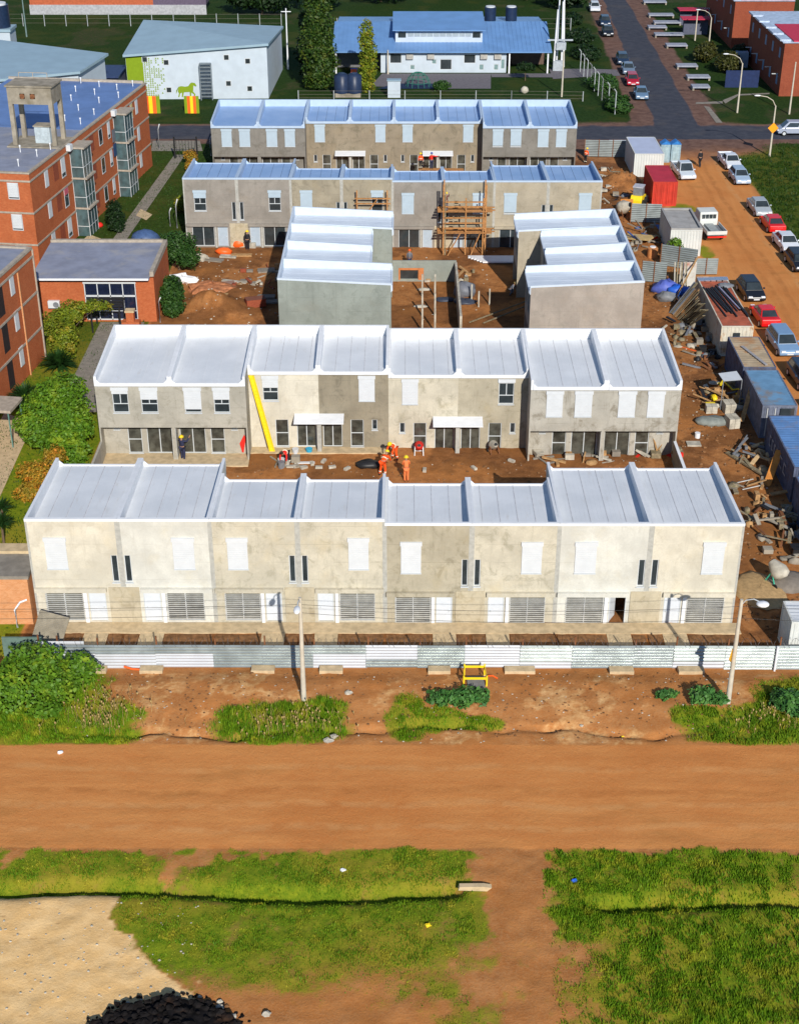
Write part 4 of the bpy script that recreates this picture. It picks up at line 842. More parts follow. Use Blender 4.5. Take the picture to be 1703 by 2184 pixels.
for k,(y,z) in enumerate(((9.6,8.75),(23.3,8.75))):
    m=MB(); m.box(.05,.5,y,y+.75,z,z+.6); m.build('air_conditioner',[SHUT],A,None,0,.03)
# water tower on the flats' roof
T=thing('water_tower','square concrete water tower on four legs with two round rusty openings on the flats roof','water tower',(-35.3,139.0,H1+.08),R(-6))
m=MB(); wall(m,-2.15,2.15,4.0,5.6,0,.2,[(-.95,-.45,4.5,5.0),(.05,.55,4.5,5.0)]); m.box(-2.15,-1.95,.2,3.0,4.0,5.6).box(1.95,2.15,.2,3.0,4.0,5.6).box(-1.95,1.95,2.8,3.0,4.0,5.6).box(-1.95,1.95,.2,2.8,4.0,4.15).box(-2.3,2.3,-.12,3.1,5.602,5.75); m.build('tank',[TOWG],T)
for a,b in ((-1.95,.2),(1.95,.2),(-1.95,2.8),(1.95,2.8)): MB().box(a-.2,a+.2,b-.2,b+.2,0,4.0).build('leg',[TOWG],T)
for a in (-.70,.30): 
    m=MB(); m.tube([(a,-.03,4.75),(a,.1,4.75)],.24,16); m.build('round_cover',[RUST],T)
m=MB(); m.box(-2.6,2.6,-.6,3.4,0,.12); m.build('base_slab',[TOWG],T); m=MB(); m.box(-.2,1.3,.8,2.0,.12,1.7); m.build('pump_box',[plain('pump_white',(.45,.52,.56),.6)],T)
MB().box(-.3,1.4,.7,2.1,1.7,1.8).build('pump_box_roof',[TOWG],T)
m=MB(); m.beam((-1.9,3.0,6.3),(.9,3.0,6.3),.05,.05); 
for a in (-1.9,-.5,.9): m.beam((a,3.0,5.75),(a,3.0,6.3),.05,.05)
m.build('railing',[BAND],T)
B_=thing('brick_flats','nearer brick flats block cut by the left photo edge with white shutters','flats',(-29.1,109.4,0),FR)
m=MB(); m.box(-14,0,-24,0,0,9.2); m.build('wall',[BRICK],B_)
m=MB(); m.box(-.25,.06,-24,.06,9.2,9.4).box(-14,-.25,-.25,.06,9.2,9.42); m.build('roof_kerb',[BAND],B_); MB().box(-14,-.25,-24,-.25,9.2,9.28).build('roof',[ROOFP],B_)
for z in (8.55,5.62,2.6): MB().box(0,.07,-24,0,z,z+.17).build('floor_band',[BAND],B_)
for k,z in enumerate((7.2,4.3,1.35)):
    for y in (-4.85,-11.5,-17): flat_window(B_,y,.72,z,z+1.45,'E',1)
    for y in (-7.4,-14): MB().box(.002,.012,y,y+1.1,z-.9,z+1.3).build('door_shade_panel',[plain('painted_door_shade',(.03,.02,.02),.9)],B_)  # flat near-black panel paints the shade of a door recess
MB().box(.07,.17,-3.5,-3.38,0,8.5).build('downpipe',[BRICKL],B_); MB().box(-.05,.1,.02,.14,0,9.2).build('downpipe',[BAND],B_)
# flat concrete porch canopy at the far left
m=MB(); m.box(-2,1.1,-1.2,1.2,2.75,2.95); t=thing('porch','flat concrete porch roof on thin posts at the left photo edge above the garden path','porch',(-28.6,94.3,0),FR); m.build('roof',[BAND],t)
for a in (-1.1,1.1): MB().box(.85,.93,a-.04,a+.04,0,2.75).build('post',[plain('green_post',(.12,.25,.22),.5)],t)
# brick hall
Hh=thing('brick_hall','single-storey brick hall with grey roof and dark glazed front','hall',(-21.6,117.35,0))
m=MB(); wall(m,-9.6,.45,0,3.95,0,.25,[(-5.55,-1.15,.15,3.55)]); m.box(-9.6,-9.35,.25,8.2,0,3.9).box(.2,.45,.25,8.2,0,4.3).box(-9.35,.2,7.95,8.2,0,4.3).box(-9.35,.2,.25,7.95,0,.15); m.build('wall',[BRICK],Hh)
m=MB(); m.prism([(-.5,3.95),(7.9,4.25),(7.9,4.40),(-.5,4.10)],'x',-9.9,.15,0); m.box(-9.8,.1,-.62,-.52,3.93,4.10,1); m.build('roof',[ROOFP,CAP],Hh)
m=MB(); m.box(.15,.5,-.1,8.3,4.1,4.55).box(-9.9,.15,7.95,8.3,4.1,4.62); m.build('roof_kerb',[BAND],Hh)
f=MB(); f.box(-5.6,-1.1,-.06,.04,3.45,3.62)
for k in range(5): xx=-5.5+k*1.08; f.box(xx-.04,xx+.04,.0,.08,.15,3.45)
f.box(-5.5,-1.18,.0,.07,2.25,2.4).box(-5.5,-1.18,.0,.07,.15,.25).box(-5.5,-1.18,.01,.06,.95,1.0); fr=f.build('glazing_frame',[FRAME],Hh); MB().box(-5.5,-1.18,.1,.13,.2,3.45).build('glazing',[plain('night_blue_glass',(.012,.018,.045),.08,0,.8,.2)],fr)
t=MB(); t.box(-8.7,-7.7,-.42,-.03,1.35,2.0); a=t.build('air_conditioner',[SHUT],Hh,None,0,.04); m=MB(); m.tube([(-8.0,-.425,1.68),(-8.0,-.44,1.68)],.25,14); m.build('fan',[GREYP],a)
for a in (.2,): m=MB(); m.tube([(.75,-.2,-.1),(.75,-.2,1.9),(.95,-.2,2.3)],.05,7); m.build('vent_pipe',[CAP],Hh)
t=thing('barbecue','small brick barbecue with pale chimney cap in front of the hall glazing','barbecue',(-23.0,115.4,0)); MB().box(-.75,.75,-.4,.4,0,.85).build('base',[BRICK],t); MB().box(-.35,.3,-.3,.3,.85,1.7).build('chimney',[BRICK],t); MB().box(-.42,.37,-.37,.37,1.7,1.85).build('cap',[SLABC],t)
t=thing('pergola','dark timber pergola in front of the hall glazing','pergola',(-25.0,115.8,0))
for a in (-1.2,1.2):
    for b in (-1.0,1.0): MB().box(a-.06,a+.06,b-.06,b+.06,0,2.3).build('post',[BLACK],t)
m=MB()
for k in range(6): m.beam((-1.4,-1.0+.4*k,2.36),(1.4,-1.0+.4*k,2.36),.06,.1)
m.build('beams',[BLACK],t)
t=thing('garden_gate','dark metal gate frame beside the orange shrub near the cross street','gate',(-25.3,168.5,0)); 
for a in (-1.3,1.3): MB().box(a-.09,a+.09,-.09,.09,0,2.6).build('post',[BLACK],t)
m=MB(); m.box(-1.2,1.2,-.03,.03,2.2,2.3)
for k in range(7): m.box(-1.1+k*.36,-1.06+k*.36,-.03,.03,.2,2.2)
m.build('bars',[BLACK],t)
# white posts with bent tops
for i,(px,py,h,lab) in enumerate([(363,482,1.9,'white post with bent top nearer the scaffolded row'),(378,486,3.0,'taller white post with bent top beside the scaffolded row'),(450,332,2.4,'white bent post left of the farthest row'),(340,318,3.0,'white straight post in the lawn by the cross street'),(343,640,1.4,'white bent pipe at the right wall of the brick hall')]):
    x,y=PX(px,py); m=MB(); m.tube([(0,0,-.1),(0,0,h*.8),(.22,0,h)],.07,7); o=m.build('bent_post',[CAP],None,(x,y,0)); tag(o,lab,'post')
for i,(px,py,lab,s) in enumerate([(309,517,'upper blue covered heap under the dark tree behind the hall',1.2),(300,528,'lower blue covered heap beside the hall roof',.8)]):
    x,y=PX(px,py); m=MB(); m.blob((0,0,.4*s),(1.2*s,.8*s,.7*s),9,6,.12); o=m.build('covered_heap',[plain('dull_blue_cover',(.06,.11,.24),.5)],None,(x,y,0)); tag(o,lab,'tarpaulin')
x,y=PX(211,484); o=MB().blob((0,0,.2),(.45,.35,.3),8,5,.1).build('red_bucket',[REDC],None,(x,y,0)); tag(o,'bright red tub on the lawn by the glass bay of the flats','tub')
# ---------------- white halls, nursery and fences beyond the cross street ----------------
WWALL=plain('white_wall',(.53,.60,.67),.8,0,.2,.06,.8); LIME=plain('lime_green_wall',(.22,.32,.015),.8,0,.2,.06); HROOF=plain('sky_tinted_hall_roof',(.30,.42,.50),.5,0,.4,.07,.6); NROOF=plain('blue_sheet_roof',(.15,.30,.57),.42,0,.5,.1,.5)  # white hall wall and roof: dim bluish distance put into their colours
def hallR():
    t=thing('white_hall','two-storey white hall with lime green end panel, horse mural and sloping roof','hall',(-18.06,198.0,0))
    P=[(-18.7,-.6),(0,0),(.6,17.8),(-18.7,15.0)]; zt=[5.85,7.2,5.9,6.0]
    m=MB()
    for i in range(4):
        a,b=P[i],P[(i+1)%4]; m.face([(a[0],a[1],0),(b[0],b[1],0),(b[0],b[1],zt[(i+1)%4]),(a[0],a[1],zt[i])])
    m.build('wall',[WWALL],t)
    m=MB(); E_=[(-18.95,-1.1),(.3,-.5),(.9,18.2),(-18.9,15.4)]
    f=[(E_[i][0],E_[i][1],zt[i]+.08) for i in range(4)]; ap=(-18.6,15.2,7.4)
    m.face([f[0],f[1],ap]); m.face([f[1],f[2],ap]); m.face([f[0],ap,f[3]])
    for i in range(4): a,b=f[i],f[(i+1)%4]; m.face([a,b,(b[0],b[1],b[2]-.3),(a[0],a[1],a[2]-.3)][::-1])
    m.face([(p[0],p[1],p[2]-.3) for p in f][::-1]); m.build('roof',[HROOF],t)
    d=Vector((18.7,.6,0)).normalized(); nrm=Vector((d.y,-d.x,0)); o0=Vector((-18.7,-.6,0)); L=18.7
    def on(u,z,k=.03): p=o0+d*u+nrm*k; return (p.x,p.y,z)
    def quad(mb,u0,u1,z0,z1,k=.03): mb.face([on(u0,z0,k),on(u1,z0,k),on(u1,z1,k),on(u0,z1,k)])
    m=MB(); quad(m,.02,2.25,0,5.75,.012); m.build('green_panel',[LIME],t)
    g=random.Random(4); m=MB()
    for r in range(20):
        for c in range(9):
            if g.random()<.97-.085*c:
                u=2.35+c*.3; z=.2+r*.265; s=.16; m.face([on(u,z),on(u+s*1.6,z+s*.2),on(u+s*.7,z+s*1.5)])
    m.build('triangle_pattern',[LIME],t)
    # mural: standing horse, cut out as one flat shape
    hs=[(0,.9),(.1,1.5),(-.25,1.1),(-.3,.5),(-.1,1.35),(.2,1.75),(.6,1.85),(1.2,1.75),(1.7,1.85),(2.0,2.3),(2.3,2.45),(2.75,2.35),(3.0,1.9),(2.85,1.75),(2.5,1.95),(2.45,1.3),(2.4,.9),(2.75,.45),(2.6,.05),(2.45,.1),(2.5,.45),(2.1,.75),(2.05,0),(1.85,0),(1.85,.85),(.95,.8),(.75,.0),(.55,.0),(.65,.75),(.35,.6),(.2,.0),(0,.0),(.15,.65)]
    m=MB(); m.face([on(6.6+u*.85,.28+z*.78,.035) for u,z in hs]); m.build('horse_mural',[LIME],t)
    for u,z,k in ((5.0,4.9,0),(2.2,5.3,1),(13.0,5.5,0),(15.8,5.0,0),(13.1,2.1,0),(15.9,1.4,0),(5.1,1.3,1)):
        m=MB(); quad(m,u-.06,u+.72,z-.46,z+.32,.02); w=m.build('window',[FRAME],t); m=MB(); quad(m,u+.03,u+.63,z-.37,z+.23,.045); m.build('pane',[GLASS],w)
    m=MB(); 
    p=o0+d*10.5+nrm*.5; M=Matrix.Translation(p)@Matrix.Rotation(math.atan2(d.y,d.x),4,'Z')
    for a in (-.75,.75): m.box(a-.06,a+.06,-.3,.3,0,4.7,0,M)
    for k in range(9): m.box(-.7,.7,-.28,.28,.4+k*.48,.5+k*.48,0,M)
    m.box(-.75,.75,-.35,.35,4.7,4.8,0,M); m.build('escape_ladder',[plain('grey_steel',(.22,.26,.29),.5,.2)],t)
    return t
hallR()
def hallL():
    t=thing('white_hall','left white hall with pale sloping roof cut by the photo edge','hall',(-39.9,182.0,0)); P=[(-16,-8),(0,0),(1.5,9.7),(-14,16)]; m=MB()
    for i in range(4): a,b=P[i],P[(i+1)%4]; m.face([(a[0],a[1],0),(b[0],b[1],0),(b[0],b[1],7.1),(a[0],a[1],7.1)])
    m.build('wall',[WWALL],t); m=MB(); E_=[(-16.4,-8.6),(.4,-.5),(2.0,10),(-14,16.6)]; f=[(x,y,7.15) for x,y in E_]; ap=(-13.5,15,7.9); m.face([f[0],f[1],ap]); m.face([f[1],f[2],ap]); m.face([f[0],ap,f[3]])
    for i in range(4): a,b=f[i],f[(i+1)%4]; m.face([a,b,(b[0],b[1],6.85),(a[0],a[1],6.85)][::-1])
    m.face([(p[0],p[1],6.85) for p in f][::-1]); m.build('roof',[HROOF],t)
    for u in (-11,-8.5): 
        m=MB(); k=.5; m.box(u,u+.7,u*.5-.2,u*.5+.1,5.0,5.8); m.build('window',[GLASS],t)
hallL()
t=thing('link_shed','dark blue roofed link building between the two white halls','shed',(-40.3,195.5,0)); MB().box(-2.9,2.7,0,6,0,3.4).build('wall',[plain('dim_wall',(.10,.11,.16),.8)],t); MB().box(-3.1,2.9,-.8,6.3,3.4,3.6).build('roof',[plain('dark_blue_roof',(.03,.05,.13),.5)],t); MB().box(-2.6,2.6,-2.6,-.85,2.5,2.6).build('awning',[HROOF],t)
for a in (-2.5,-1.5): MB().box(a-.07,a+.07,-2.4,-2.26,0,2.5).build('post',[CAP],t)
for i,(px,pw,lab) in enumerate([(327,36,'orange and lime striped gate panel under the triangle pattern'),(410,34,'orange and lime striped gate panel below the horse mural')]):
    x,y=PX(px,241); t=thing('striped_gate_panel',lab,'panel',(x,y,0)); w=.95
    for k,c in enumerate((LIME,ORP,YEL,ORP,LIME) if i else (ORP,YEL,ORP,LIME)):
        n=5 if i else 4; MB().box(-w+2*w*k/n,-w+2*w*(k+1)/n,-.06-.003*k,.06,0,2.2).build('stripe_board',[c],t)
Nn=thing('nursery_building','long white single-storey nursery with bright blue sheet roof and raised clerestory','building',(0,213.65,0))
m=MB(); wall(m,-3.2,14.8,0,3.0,0,.2,[(-1.9,-.2,1.3,2.7),(1.0,1.7,.4,1.1),(4.1,4.8,1.2,1.9),(5.3,7.0,.4,1.9),(8.7,10.4,1.3,2.6),(10.9,11.6,.35,1.2),(13.0,13.7,.35,1.2),(14.0,14.6,.5,1.9)]); m.box(-10,-9.8,.5,14,0,3).box(-9.8,20.9,13.8,14,0,3.0).box(-3.2,-3.0,.2,14,0,3).box(14.6,14.8,.2,14,0,3).box(-3.0,14.6,.2,.4,-.05,.05); m.build('wall',[WWALL],Nn)
m=MB(); m.prism([(-.9,2.95),(9.5,5.2),(9.5,5.35),(-.9,3.10)],'x',-10.1,21.2); m.prism([(9.5,5.2),(16.5,4.6),(16.5,4.75),(9.5,5.35)],'x',-9.7,20.6); r=m.build('roof',[NROOF],Nn)
m=MB()
for k in range(52): m.prism([(-.85,3.11),(9.5,5.355),(9.5,5.40),(-.85,3.155)],'x',-9.9+k*.6,-9.84+k*.6)
m.build('roof_rib',[NROOF],r)
m=MB(); m.box(-1.1,11.4,2.3,2.5,3.6,5.5).box(-1.1,-.9,2.5,8,3.8,5.6).box(11.2,11.4,2.5,8,3.8,5.6); m.build('clerestory_wall',[WWALL],Nn)
m=MB(); m.prism([(1.5,5.5),(11,6.4),(11,6.52),(1.5,5.62)],'x',-1.5,11.8); m.build('clerestory_roof',[NROOF],Nn)
for a,c in ((-.7,1),(10.0,1)): MB().box(a,a+1.1,2.24,2.29,4.45,5.2).build('vent_grille',[GLASS],Nn)
for k in range(10): MB().box(.7+k*.92,1.5+k*.92,2.25,2.29,4.6,5.15).build('clerestory_window',[plain('pale_glass',(.36,.42,.46),.3,0,.5,.1)],Nn)
for (a,b,c,d) in [(-1.9,-.2,1.3,2.7),(1.0,1.7,.4,1.1),(4.1,4.8,1.2,1.9),(5.3,7.0,.4,1.9),(8.7,10.4,1.3,2.6),(10.9,11.6,.35,1.2),(13.0,13.7,.35,1.2),(14.0,14.6,.5,1.9)]:
    f=MB(); f.box(a,a+.08,.04,.1,c,d).box(b-.08,b,.04,.1,c,d).box(a+.08,b-.08,.04,.1,c,c+.08).box(a+.08,b-.08,.04,.1,d-.08,d); w=f.build('window',[FRAME],Nn); MB().box(a+.08,b-.08,.06,.08,c+.08,d-.08).build('pane',[GLASS if b-a>1 else plain('pale_green_glass',(.2,.3,.3),.3)],w)
for a in (1.0,4.0,11.6,13.6): MB().box(a-.55,a+.45,-.4,-.05,1.95,2.6).build('air_conditioner',[plain('beige_unit',(.42,.40,.36),.6)],Nn)
for a in (-9.6,15.2,20.7): MB().box(a-.1,a+.1,-.6,-.4,0,3.0).build('porch_post',[CAP],Nn)
MB().box(-9.7,-3.25,3.5,3.7,0,3.2).build('porch_wall',[plain('porch_dark_wall',(.16,.16,.17),.8)],Nn); MB().box(14.85,20.8,5.5,5.7,0,3.4).build('porch_wall',[plain('porch_brown_wall',(.14,.09,.07),.8)],Nn)
for i,(x,y,lab) in enumerate([(12.9,224,'left dark water tank with pale lid on the nursery roof'),(16.0,224,'right dark water tank with pale lid on the nursery roof')]):
    t=thing('water_tank',lab,'water tank',(x,y,4.85)); m=MB(); m.cyl(0,0,.5,2.4,.85,14); m.build('tank',[plain('blue_black_tank',(.015,.03,.07),.4)],t); m=MB(); m.cyl(0,0,2.4,2.55,.7,14); m.build('lid',[SHUT],t)
    for a,b in ((-.7,-.7),(.7,-.7),(.7,.7),(-.7,.7)): MB().box(a-.06,a+.06,b-.06,b+.06,-.2,.5).build('leg',[BLACK],t)
path_poly([(-3,212.9),(12.6,212.9),(12.1,203.6),(5.3,203.6),(-4.5,205)],plain('terrace_paving',(.17,.155,.17),.9),.04); path_poly([(12.6,212.9),(21.2,213),(21.2,210.5),(12.6,210.6)],plain('terrace_paving',(.17,.155,.17),.9),.042)
path_poly([(21.2,216),(21.2,209.5),(27.5,211.2),(31,211.5),(31,215.5),(27,216)],plain('terrace_paving',(.17,.155,.17),.9),.043); path_poly([(-1.2,206.6),(5.2,206.6),(5.2,203.5),(-3.5,203.5)],plain('play_mat_navy',(.012,.03,.08),.8),.05)
t=thing('climbing_dome','green tubular climbing dome on the dark play mat','climbing frame',(2.1,205.2,.05)); m=MB()
for k in range(6):
    a=k*math.pi/6; m.tube([(1.7*math.cos(a)*math.cos(b),1.7*math.sin(a)*math.cos(b),1.9*math.sin(b)) for b in np.linspace(0,math.pi,11)],.035,4)
for h_ in (.3,.62,.85): rr=math.cos(math.asin(h_)); m.tube([(1.7*rr*math.cos(a),1.7*rr*math.sin(a),1.9*h_) for a in np.linspace(0,2*math.pi,19)],.035,4)
m.build('tubes',[plain('green_tube',(.04,.22,.16),.5)],t)
for i,(px,lab) in enumerate([(729,'left dark blue water tank in front of the nursery'),(755,'right dark blue water tank in front of the nursery')]):
    x,y=PX(px,204); t=thing('water_tank',lab,'water tank',(x,y,0)); m=MB(); m.tube([(0,0,.5),(0,0,2.7),(0,0,3.05)],[1.05,1.05,.45],14); m.build('tank',[plain('navy_tank',(.02,.035,.08),.4)],t); MB().box(-.9,.9,-.9,.9,0,.5).build('stand',[TOWG],t)
t=thing('slide','red and blue plastic slide beside the tall poplar','slide',(-6.9,207.2,0)); m=MB(); m.prism([(-.9,.1),(1.2,1.4),(1.2,1.65),(-.9,.35)],'x',-.4,.4); m.build('chute',[ORP],t); m=MB(); m.box(-.45,.45,1.2,2.0,0,1.6); m.build('platform',[BLUEP],t)
t=thing('utility_box','small white utility hut with flat lid behind the farthest row','hut',(PX(840,206)[0],PX(840,206)[1],0)); MB().box(-.85,.85,-.5,.5,0,2.2).build('wall',[WWALL],t); MB().box(-.95,.95,-.6,.6,2.2,2.32).build('lid',[HROOF],t)
m=MB(); m.blob((0,0,.4),(.55,.4,.5),8,5,.15); o=m.build('boulder',[STONE],None,(*PX(1118,198),0)); tag(o,'pale grey boulder on the nursery lawn','boulder')
def postfence(label,pts,sp,h,cat='fence',mat=plain('grey_white_post',(.42,.45,.46),.8),wires=3,r=.07,name='post_fence',bent=0):
    t=thing(name,label,cat,(pts[0][0],pts[0][1],0)); o=Vector((*pts[0],0)); wm=MB()
    for a,b in zip(pts[:-1],pts[1:]):
        a=Vector((*a,0))-o; b=Vector((*b,0))-o; n=max(1,int((b-a).length/sp))
        for k in range(n+1): 
            p=a.lerp(b,k/n); m=MB(); m.tube([(p.x,p.y,0),(p.x,p.y,h)]+([(p.x-.3,p.y,h+.35)] if bent else []),r,6); m.build('post',[mat],t)
        for w in range(wires): z=h*(.25+.7*w/max(1,wires-1)); wm.tube([a+Vector((0,0,z)),b+Vector((0,0,z))],.012,3,0,None,False)
    wm.build('wires',[BAND],t); return t
postfence('long fence of white posts across the lawn behind the halls',[(-66,247.8),(-20,247.8)],3.35,2.0); postfence('fence of white posts behind the nursery roof',[(-16,243),(27,243)],5.2,2.2)
postfence('white-posted fence between the nursery and the paved street',[(25.5,214),(26.0,205),(26.6,197),(27.4,189.5)],2.6,2.9,bent=1); postfence('low white fence behind the farthest row',[(-14,197),(14.5,197),(24,196.5)],4.3,1.3)
postfence('yellow goal frame behind the white hall',[(-13.9,232),(-12.2,232)],1.7,3.4,'goal',YEL,1,.08,'goal_frame')
def spole(name,label,px,py,h,arm=None,mat=POLE,lean=0,cross=False):
    x,y=PX(px,py); t=thing(name,label,'pole',(x,y,0)); m=MB(); m.tube([(0,0,0),(lean,0,h)],.13,8,0,.08); m.build('pole',[mat],t)
    if arm: 
        a=MB(); a.tube([(lean,0,h-.1),(lean+arm*.2,0,h+.6),(lean+arm*.55,0,h+1.0),(lean+arm,0,h+1.15)],.05,6); a.build('arm',[mat],t); l=MB(); l.blob((lean+arm*1.12,0,h+1.15),(.42,.14,.09),8,5,0); l.build('lamp_head',[CAP],t)
    if cross: MB().box(lean-.7,lean+.7,-.05,.05,h-.5,h-.4).build('crossarm',[mat],t)
    return t
spole('street_lamp','curved street lamp with green bands in front of the red-roofed house',1571,240,6.3,-2.0); s=spole('street_lamp','curved street lamp carrying the orange diamond sign at the corner',1640,333,5.9,-2.0)
m=MB(); m.prism([(-.62,0),(0,-.62),(.62,0),(0,.62)],'y',-.13,-.09); m.build('diamond_sign',[plain('orange_sign',(.95,.36,.01),.5,0,.4,.04)],s,(0,0,3.35)); 
spole('street_lamp','curved street lamp farther up beside the drain bridges',1510,103,4.6,-1.9); spole('utility_pole','plain pole in front of the brick gable of the red-roofed house',1682,243,6.6); spole('utility_pole','plain pole beside the farther curved street lamp',1481,86,4.7)
spole('utility_pole','tall white pole behind the right end of the white hall',614,147,8.5,None,CAP,0,True); spole('utility_pole','thin pole in front of the nursery near its middle',827,158,3.4); spole('utility_pole','thin white pole on the nursery lawn right of the boulder',1197,206,6.0); spole('utility_pole','slim grey pole at the top left beyond the white fence posts',57,78,7.0,None,plain('grey_green_pole',(.18,.26,.25),.6)); spole('utility_pole','slim pole before the left white hall',75,175,4.0,-.6)
t=thing('transformer_mast','cluster of pale steel masts beside the nursery end','mast',(*PX(1188,150),0))
for a,b,h_ in ((-.6,0,8.5),(.6,.4,9.5),(0,1.8,10.5),(1.1,2.4,11)): m=MB(); m.tube([(a,b,0),(a*.6,b,h_)],.16,8,0,.1); m.build('mast',[CAP],t)
m=MB(); m.box(-1.6,2.0,-.1,.1,4.2,4.4).box(-.4,1.0,-.5,.5,3.0,4.0).box(-.7,.7,-.4,.4,0,1.4); m.build('platform',[plain('pale_steel',(.42,.46,.50),.6)],t)
# brick houses on the right
def rhouse(label,x,y,w,d,h,red,nw=5):
    t=thing('brick_house',label,'house',(x,y,0)); MB().box(0,w,0,d,0,h).build('wall',[BRICKD],t)
    m=MB(); m.box(-.3,w,-.15,d+.2,h,h+.12,1); 
    for k in range(nw): yy=d*(k+.5)/nw; m.box(-.55,.9,yy-d/nw*.36,yy+d/nw*.36,h+.12,h+.35,1)
    if red: m.box(1.2,w,0.2,d*.55,h+.12,h+.25,0); m.box(.9,w,d*.55,d,h+.125,h+.22,1)
    else: m.box(.9,w,.2,d*.5,h+.125,h+.25,0)
    m.build('roof',[plain('crimson_roof',(.55,.03,.07),.6,0,.3,.08),plain('silver_sheet',(.50,.58,.72),.35,.1,.5,.25,1.5)],t)
    for k in range(nw):
        yy=d*(k+.5)/nw
        for z in (h-2.3,1.2): w_=MB().box(-.04,.02,yy-.45,yy+.35,z,z+1.3).build('window',[plain('pale_blue_pane',(.25,.36,.52),.4)],t); 
        MB().box(-.9,-.02,yy-.6,yy-.5,2.6,2.7).build('awning_bracket',[FRAME],t)
    return t
rhouse('two-storey brick terrace with crimson and silver roof at the right edge',50.8,199.4,14,21.5,7.0,True); rhouse('brick terrace with red roof at the top right behind the silver-roofed one',50.4,230.4,9,22,7.0,False,4)
MB_=MB(); MB_.box(-2.4,2.2,0,.12,0,2.3); o=MB_.build('yard_screen',[plain('navy_screen',(.015,.03,.10),.7)],None,(46.9,204.5,0)); tag(o,'dark blue yard screen beside the red-roofed terrace','screen')
m=MB(); m.box(-.9,.9,-.6,.6,0,2.2); o=m.build('garden_hut',[plain('pale_blue_hut',(.30,.38,.50),.6)],None,(49.3,217.5,0)); tag(o,'pale blue hut against the dark side of the red-roofed terrace','hut')
for i,(px,py,w,lab) in enumerate([(1421,52,4.4,'nearest-white drain slab fourth from the street corner side'),(1408,36,4.2,'pale drain slab below the top one'),(1395,8,4,'topmost pale drain slab by the street'),(1425,78,4.6,'grey drain slab in the middle of the row'),(1441,101,3.2,'narrow grey drain slab'),(1463,145,3.0,'short drain slab by the olive bush'),(1487,169,3.2,'white drain slab near the screen'),(1492,190,2.4,'drain slab above the paved footbridge'),(1400,62,3,'thin pale drain slab near the red porch')]):
    x,y=PX(px,py); t=thing('drain_bridge',lab,'drain bridge',(x,y,0),0,'concrete slabs bridging the roadside drain'); MB().box(-w/2,w/2,-.9,.9,.35,.55).build('slab',[plain('pale_slab',(.33,.35,.42),.8)],t); MB().box(-w/2,-w/2+.25,-.85,.85,0,.35).build('support',[TOWG],t); MB().box(w/2-.25,w/2,-.85,.85,0,.35).build('support',[TOWG],t)
path_poly([PX(1484,218),PX(1540,216),PX(1540,221),PX(1482,222)],SLABG,.04); path_poly([PX(1540,214),PX(1572,201),PX(1640,198),PX(1640,201),PX(1574,204),PX(1546,221)],SLABG,.045); path_poly([PX(1500,226),PX(1512,228),PX(1540,262),PX(1526,262)],SLABG,.046)
for i,(px,py,lab) in enumerate([(1471,35,'small dark shed with crimson lid roof nearer the top'),(1478,55,'small dark porch with crimson lid roof below the first')]):
    x,y=PX(px,py+18); t=thing('red_porch',lab,'porch',(x,y,0)); MB().box(-1.8,2.2,0,.15,0,2.5).build('wall',[plain('dim_wall',(.10,.11,.16),.8)],t); MB().box(-2.2,2.6,-1.4,1.4,2.5,2.6).build('roof',[plain('crimson_roof',(.55,.03,.07),.6)],t)
t=thing('brick_school','long orange-red brick building with white base at the top left','building',(-63.5,258,0)); MB().box(0,21,0,8,1.6,6).build('wall',[plain('orange_wall',(.48,.12,.05),.8)],t); MB().box(-.1,30,-.1,0,0,1.6).build('base',[plain('pale_base',(.42,.42,.44),.8)],t); MB().box(21,30,0,8,1.6,5).build('dark_wing',[plain('purple_wall',(.13,.10,.15),.8)],t)
t=thing('water_tank','dark tank with pale lid at the top left edge','water tank',(-60.5,226,0)); m=MB(); m.cyl(0,0,4,7.2,1.6,16); m.build('tank',[plain('blue_black_tank',(.015,.03,.07),.4)],t); m=MB(); m.cyl(0,0,7.2,7.5,1.3,14); m.build('lid',[SHUT],t); MB().box(-7,2,-2,2,3.6,4).build('roof_slab',[HROOF],t); MB().box(-6.8,1.8,-1.8,1.8,0,3.6).build('wall',[WWALL],t)
